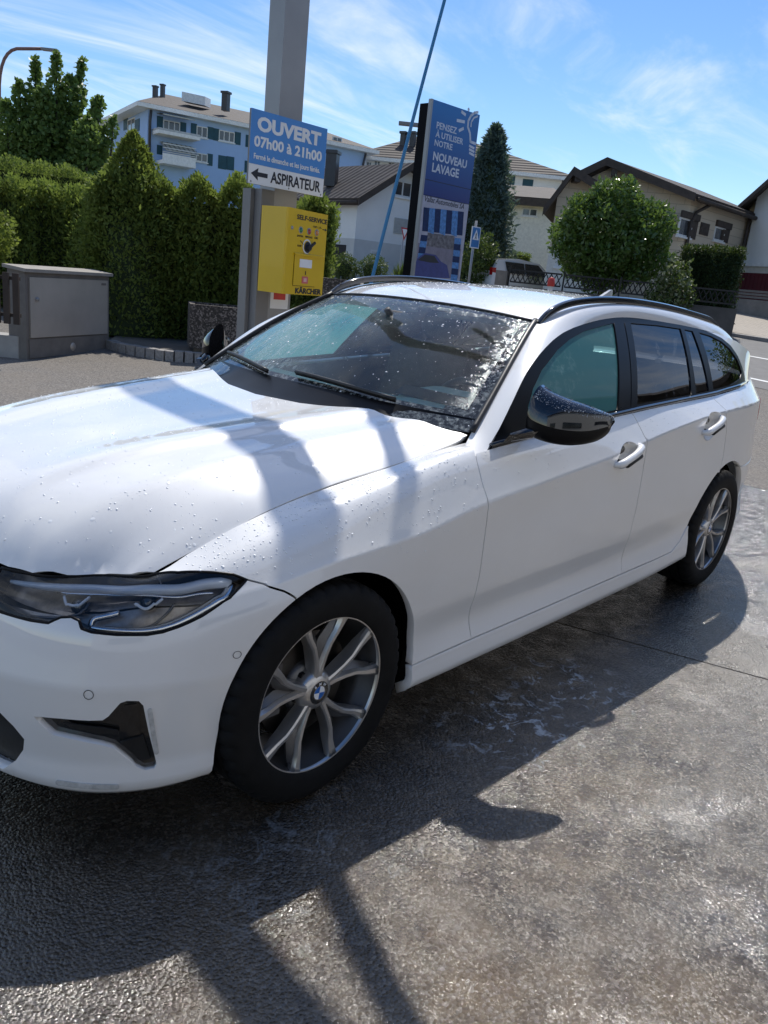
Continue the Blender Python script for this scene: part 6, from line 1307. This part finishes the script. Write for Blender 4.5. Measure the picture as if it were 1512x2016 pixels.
fA=at(-70,690,9.3);fA[2]=0;rzf=atan2(RGT[1],RGT[0]);fn=thing('timber_fence','dark timber slat fence cut off by the left edge beside the cabinet','fence',fA,rzf)
zt_=float(at(20,536,9.4)[2]);zl_=float(at(20,636,9.4)[2])
for k in range(4):
    x=.23+k*.112+.06;obj('board',MB().box2(x-.035,x+.035,-.014,.014,zl_,zt_),TIM,fn)
for z in(zl_+.10,zt_-.06): obj('rail',MB().box2(0,.66,.0145,.05,z-.02,z+.02),TIM,fn)
bA=at(-70,705,10.0);bA[2]=-.02;bk=thing('concrete_block','pale concrete block at the left edge below the timber fence','block',bA,rzf);zt_=float(at(20,656,10.1)[2]);mb=MB().prism([(0,0,0),(.68,0,0),(.72,.04,0),(.72,.3,0),(0,.3,0)],(0,0,zt_));obj('body',mb,plain('pale_concrete',(.36,.35,.33),.85,0,.12,5,.2),bk,recalc=True)
# ---- island with granite kerb stones, pavers and planters
AGG=NT('exposed_aggregate');_v=AGG.coord();_vo=AGG.n('TexVoronoi',{'Vector':_v,'Scale':55.0});AGG=AGG.done(AGG.pbsdf(Base_Color=AGG.mix(AGG.ramp(AGG.n('SeparateXYZ',{0:_vo.outputs['Color']}).outputs[0],.55,.95),(.045,.038,.032,1),(.26,.22,.19,1)),Roughness=.85,Normal=AGG.bump(_vo.outputs['Distance'],-.7,.01)))
KP=[]
for px,py in((214,691),(250,700),(300,708),(350,714),(400,717),(450,718),(500,716),(560,708),(640,690),(700,672)):
    d=ray(px,py);q=CAM+d*(-CAM[2]/d[2]);KP.append(q[:2])
KP=np.array(KP)
isl=structure('island_pavers',MB().prism([(q[0],q[1],-.05) for q in KP]+[tuple(np.append((CAM+FWD*15+RGT*l)[:2],-.05)) for l in(1.5,-5.0)],(0,0,.19)),plain('grey_pavers',(.14,.125,.11),.85,0,.2,6,.3))
sp=NatSpline(np.arange(len(KP)),KP);tq=np.linspace(0,len(KP)-1,26)
for i in range(25):
    a,b=sp(tq[i]+.02)[0],sp(tq[i+1]-.02)[0];t_=b-a;t_/=np.linalg.norm(t_);n_=np.array([-t_[1],t_[0]]);n_=n_ if n_@(CAM[:2]-a)>0 else -n_;jit=RNG.uniform(-.006,.006)
    P=[a+n_*(.06+jit),b+n_*(.06+jit),b-n_*.10,a-n_*.10];obj('kerb_stone',MB().prism([(q[0],q[1],-.05) for q in P],(0,0,.205+RNG.uniform(-.006,.006))),KERBM,isl,recalc=True)
def planter(label,base,rz,w,d,h):
    r=thing('planter','' or label,'planter',base,rz,'aggregate concrete planters on the island');mb=MB();t_=.07
    o=[(0,0),(w,0),(w,d),(0,d)];i_=[(t_,t_),(w-t_,t_),(w-t_,d-t_),(t_,d-t_)]
    V=[(x,y,.06) for x,y in o]+[(x,y,h) for x,y in o]+[(x,y,h) for x,y in i_]+[(x,y,h-.1) for x,y in i_]
    mb.add(V,[(3,2,1,0)]+[(k,(k+1)%4,4+(k+1)%4,4+k) for k in range(4)]+[(4+k,4+(k+1)%4,8+(k+1)%4,8+k) for k in range(4)]+[(8+k,8+(k+1)%4,12+(k+1)%4,12+k) for k in range(4)]);obj('tub',mb,AGG,r,recalc=True);obj('soil',MB().quad((t_,t_,h-.09),(w-t_,t_,h-.09),(w-t_,d-t_,h-.09),(t_,d-t_,h-.09)),plain('soil',(.04,.03,.02),.95),r)
    for x in(.14,w-.14): obj('foot',MB().box2(x-.07,x+.07,.08,d-.08,0,.058),CAB,r)
    return r
pA=at(372,683,11.25);pA[2]=.14;pB=at(500,684,11.5);hP=float(at(372,598,11.25)[2])-.14
planter('dark aggregate concrete planter in front of the hedge, left of the column',pA,atan2(*(pB-pA)[[1,0]])+.02,1.30,.70,hP)
q=at(628,600,12.0);planter('aggregate concrete planter half hidden behind the yellow control box',(q[0],q[1],.14),rzf,.55,.5,float(at(650,548,12.0)[2])-.14)
# ---- totem
TA=at(812,540,15.0);TB_=at(912,545,15.9);TTL=at(852,195,15.0);TTR=at(943,220,15.9)
zT=float(TTL[2]);plA=at(833,380,15.0);plB=at(926,380,15.9);wT=float(np.linalg.norm((plB-plA)[:2]));rzT=atan2(*(plB-plA)[[1,0]])
gz=float(terr(plA[0],plA[1]));tot=thing('advertising_totem','tall blue advertising totem for a new car wash beside the road','totem',(plA[0],plA[1],gz),rzT);hT=zT-gz
tg=NT('totem_blue');_v=tg.coord();_z=tg.n('SeparateXYZ',{0:_v}).outputs[2];_c=tg.mix(tg.ramp(_z,hT*.60,hT*.98),(.020,.022,.16,1),(.012,.17,.47,1));TOTB=tg.done(tg.pbsdf(Base_Color=_c,Roughness=.35))
obj('core',MB().box2(.0,wT*.99,.06,.30,0,hT-.05),plain('totem_black',(.006,.006,.008),.7,spec=.1),tot)
obj('edge_frame',MB().box2(-.045,.0,-.01,.06,.3,hT),STEEL,tot)
Z=lambda py:float(hplane(880,py,plA,plB)[2])-gz
zsep=Z(394);zsep2=Z(408);pnl=obj('upper_panel',MB().box2(0,wT,0,.055,zsep+.01,hT),TOTB,tot);low=obj('lower_panel',MB().box2(0,wT,0,.055,.3,zsep),plain('totem_pale',(.42,.42,.50),.4),tot)
zs=Z(362);obj('panel_joint',MB().box2(0,wT,-.002,0,zs-.01,zs),INK,pnl)
def tz(px,py): q=hplane(px,py,plA,plB);return float((q[:2]-plA[:2])@((plB-plA)[:2]/wT)),float(q[2])-gz
def tline(s,pl_,pr_,capy,par,mat,bold,shear=0.0):
    x0,z0=tz(*pl_);x1,_z=tz(*pr_);_,zt_=tz(pl_[0],capy);fit('lettering',s,x0,x1,z0,zt_-z0,mat,par,bold,shear)
PWH=plain('totem_print_white',(.60,.64,.72),.4)
tline('PENSEZ',(859,252),(900,252),239,pnl,PWH,.02);tline('À UTILISER',(857,269),(913,269),257,pnl,PWH,.02);tline('NOTRE',(855,286),(891,286),274,pnl,PWH,.02);tline('NOUVEAU',(852,314),(920,314),298,pnl,PWH,.03);tline('LAVAGE',(850,337),(904,337),320,pnl,PWH,.03)
tline('Vallat Automobiles SA',(836,396),(915,396),385,low,INK,.004,.25)
def tstroke(name,pts,w,par,mat=PWH):
    P=[tz(*q) for q in pts];mb=MB()
    for a,b in zip(P[:-1],P[1:]):
        a=np.array(a);b=np.array(b);d=(b-a)/max(np.linalg.norm(b-a),1e-6);n_=np.array([-d[1],d[0]])*w/2;a2=a-d*w*.25;b2=b+d*w*.25
        mb.prism([(q[0],-.0015,q[1]) for q in(a2-n_,b2-n_,b2+n_,a2+n_)],(0,-.001,0))
    return obj(name,mb,mat,par,recalc=True)
for s_ in([(909,220),(916,226)],[(900,237),(914,240)],[(904,257),(912,253)],[(922,214),(923,217)]): tstroke('bulb_ray',s_,.05,pnl)
tstroke('bulb_outline',[(941,221),(934,222),(927,228),(922,238),(921,250),(925,262),(926,279),(936,283)],.045,pnl);tstroke('bulb_glint',[(940,229),(933,232),(928,240),(927,249)],.03,pnl)
for y in(287,294,301): tstroke('bulb_thread',[(924,y),(933,y+5)],.04,pnl)
# printed picture of a wash gantry with a car
def tquad(name,pts,mat,y=-.0015): 
    P=[tz(*q) for q in pts];return obj(name,MB().prism([(a,y,b) for a,b in P],(0,-.0006,0)),mat,low,recalc=True)
BR=[plain('brush_dark_blue',(.012,.03,.10),.8,0,.3,20),plain('brush_light_blue',(.10,.25,.52),.8,0,.4,20)]
tquad('photo_ground',[(822,478),(908,490),(902,548),(815,545)],plain('photo_grey',(.23,.21,.26),.6,0,.2,6),-.001)
tquad('photo_scene',[(842,458),(895,465),(893,492),(840,484)],plain('photo_street',(.16,.15,.16),.6,0,.7,14),-.0018)
for k in range(7):
    x0=834+k*11.3;x1=x0+11.3;sl_=.115;y0=408+(x0-834)*sl_;tquad('brush_stripe',[(x0,y0),(x1,y0+1.3),(x1-3,y0+48+(k%2)*4),(x0-3,y0+47)],BR[k%2],-.0022)
for k in range(7): y0=462+k*12;tquad('brush_side',[(829-k*1.8,y0),(842-k*1.8,y0+1.5),(840-k*1.8,y0+13.5),(827-k*1.8,y0+12)],BR[k%2],-.0024)
for k in range(7): y0=468+k*12;tquad('brush_side',[(895-k*1.2,y0),(908-k*1.2,y0+1.5),(907-k*1.2,y0+13.5),(894-k*1.2,y0+12)],BR[(k+1)%2],-.0024)
tquad('photo_car',[(817,520),(822,508),(836,498),(858,502),(868,515),(880,522),(885,548),(815,545)],plain('photo_car_blue',(.05,.06,.22),.4,0,.2,8),-.003)
tquad('photo_car_window',[(822,512),(836,501),(855,504),(864,518),(846,517)],plain('photo_car_glass',(.02,.02,.03),.4),-.004)
# ---- traffic signs and street lamps
def sign_post(name,label,px,D,top_py,r_=.03):
    q=gpt(px,D);h=float(at(px,top_py,D)[2]-q[2]);t_=thing(name,label,'sign',q,rzT);obj('post',MB().tube([(0,.04,-.1),(0,.04,h)],r_,8),STEEL,t_,True);return t_,h,q
cr,h,q=sign_post('crossing_sign','blue and white pedestrian crossing sign on a post right of the totem',915,19.5,432)
z1=float(at(926,447,19.5)[2]-q[2]);z0=float(at(926,486,19.5)[2]-q[2]);wd=.135
CB=plain('crossing_blue',(.012,.16,.44),.4);obj('plate',MB().box2(-wd-.02,wd+.02,-.0,.02,z0-.02,z1+.02),SWh,cr);obj('blue_plate',MB().box2(-wd,wd,-.003,-.0005,z0,z1),CB,cr)
s_=z1-z0;flatpoly('white_triangle',[(-wd*.85,z0+s_*.38),(wd*.85,z0+s_*.38),(0,z0+s_*.92)],SWh,cr,-.004);fg=flatpoly('walking_figure',[(-.035,z0+s_*.42),(-.015,z0+s_*.42),(.0,z0+s_*.52),(.018,z0+s_*.42),(.035,z0+s_*.42),(.012,z0+s_*.58),(.02,z0+s_*.66),(.0,z0+s_*.76),(-.02,z0+s_*.66),(-.012,z0+s_*.56)],INK,cr,-.0055)
yl,h,q=sign_post('yield_sign','red and white give-way triangle on a post left of the totem',784,25,449,.03)
z1=float(at(795,448,25)[2]-q[2]);z0=float(at(795,474,25)[2]-q[2]);hw=.17*1.0;flatpoly('red_triangle',[(-hw,z1),(0,z0),(hw,z1)],plain('sign_red',(.45,.015,.03),.4),yl,-.0);flatpoly('white_triangle',[(-hw*.66,z1-.045),(0,z0+.10),(hw*.66,z1-.045)],SWh,yl,-.003)
def street_lamp(label,px,D,top,arm_px,arm_py,col):
    q=gpt(px,D);lt=thing('street_lamp',label,'street lamp',q,0,'street lamps along the road');H=float(at(px,top,D)[2]-q[2]);e=at(arm_px,arm_py,D)-q;b=at(px,top,D)-q;m=(b+e)/2;m[2]=max(e[2],b[2])*1.0
    path=[(0,0,0),(0,0,H*.5),(0,0,H*.86)]
    c=np.array([0,0,H])
    for k in np.linspace(0,1,9): path.append(tuple((1-k)**2*np.array([0,0,H*.88])+2*k*(1-k)*np.array([0,0,e[2]*.995])+k*k*np.array([e[0]*.55,e[1]*.55,e[2]*.99])))
    path.append(tuple(e));obj('pole',MB().tube(path,[.07]*2+[.055]*(len(path)-2),8),plain('lamp_pole_'+col,(.22,.12,.10) if col=='rust' else (.3,.3,.3),.5),lt,True)
    dv=e[:2]/max(np.linalg.norm(e[:2]),.01);hd=MB().box((e[0]+dv[0]*.25,e[1]+dv[1]*.25,e[2]-.01),(.55,.22,.07),atan2(dv[1],dv[0]));obj('lamp_head',hd,STEELD,lt,recalc=True);return lt
street_lamp('curved red-brown street lamp rising above the trees at far left',8,30,150,84,96,'rust')
street_lamp('grey street lamp arm showing just left of the totem top',850,22,268,826,246,'grey')
# ---- houses behind the photographer (unseen but for reflections; the hall also bounces light)
def backhouse(label,base,rz,w,d,h,rh,mat):
    r=thing('unseen_house_across_yard',label,'house',base,rz);obj('wall',MB().prism([(0,0,0),(w,0,0),(w,0,h),(w/2,0,h+rh),(0,0,h)],(0,d,0)),mat,r,recalc=True)
    for s in(0,1):
        a=(w/2,-.5,h+rh);b=((-.6,-.5,h-.6*rh/(w/2)) if s==0 else (w+.6,-.5,h-.6*rh/(w/2)));obj('roof',MB().prism([a,b,(b[0],d+.5,b[2]),(a[0],d+.5,a[2])],(0,0,.2)),EAVED,r,recalc=True)
    for k in range(3): obj('window',MB().box2(w*(.15+.27*k),w*(.30+.27*k),-.06,.05,1.0,2.3),GLASSW,r)
    return r
backhouse('dark-roofed workshop across the yard, mirrored in the rear windows',(-12.6,4.4,0),radians(112),11,9,3.9,2.4,plain('workshop_wall',(.30,.29,.28),.9))
backhouse('white garage hall behind the photographer, made large to bounce light onto the car',(-13,8.6,0),0.0,27,10,6.2,2.2,plain('hall_bounce_wall',(.80,.78,.74),.9))  # unseen hall, closer, larger and whiter to bounce sunlight onto the car's shaded side

blobtree('yard_tree','round tree beside the workshop, mirrored in the rear quarter window','tree',(-16.5,2.6,0),3.2,(1.7,1.5,2.2),5000,MAPLE,(.12,.22),None,.3,.15,.3,44,.6,True,.55,.75)
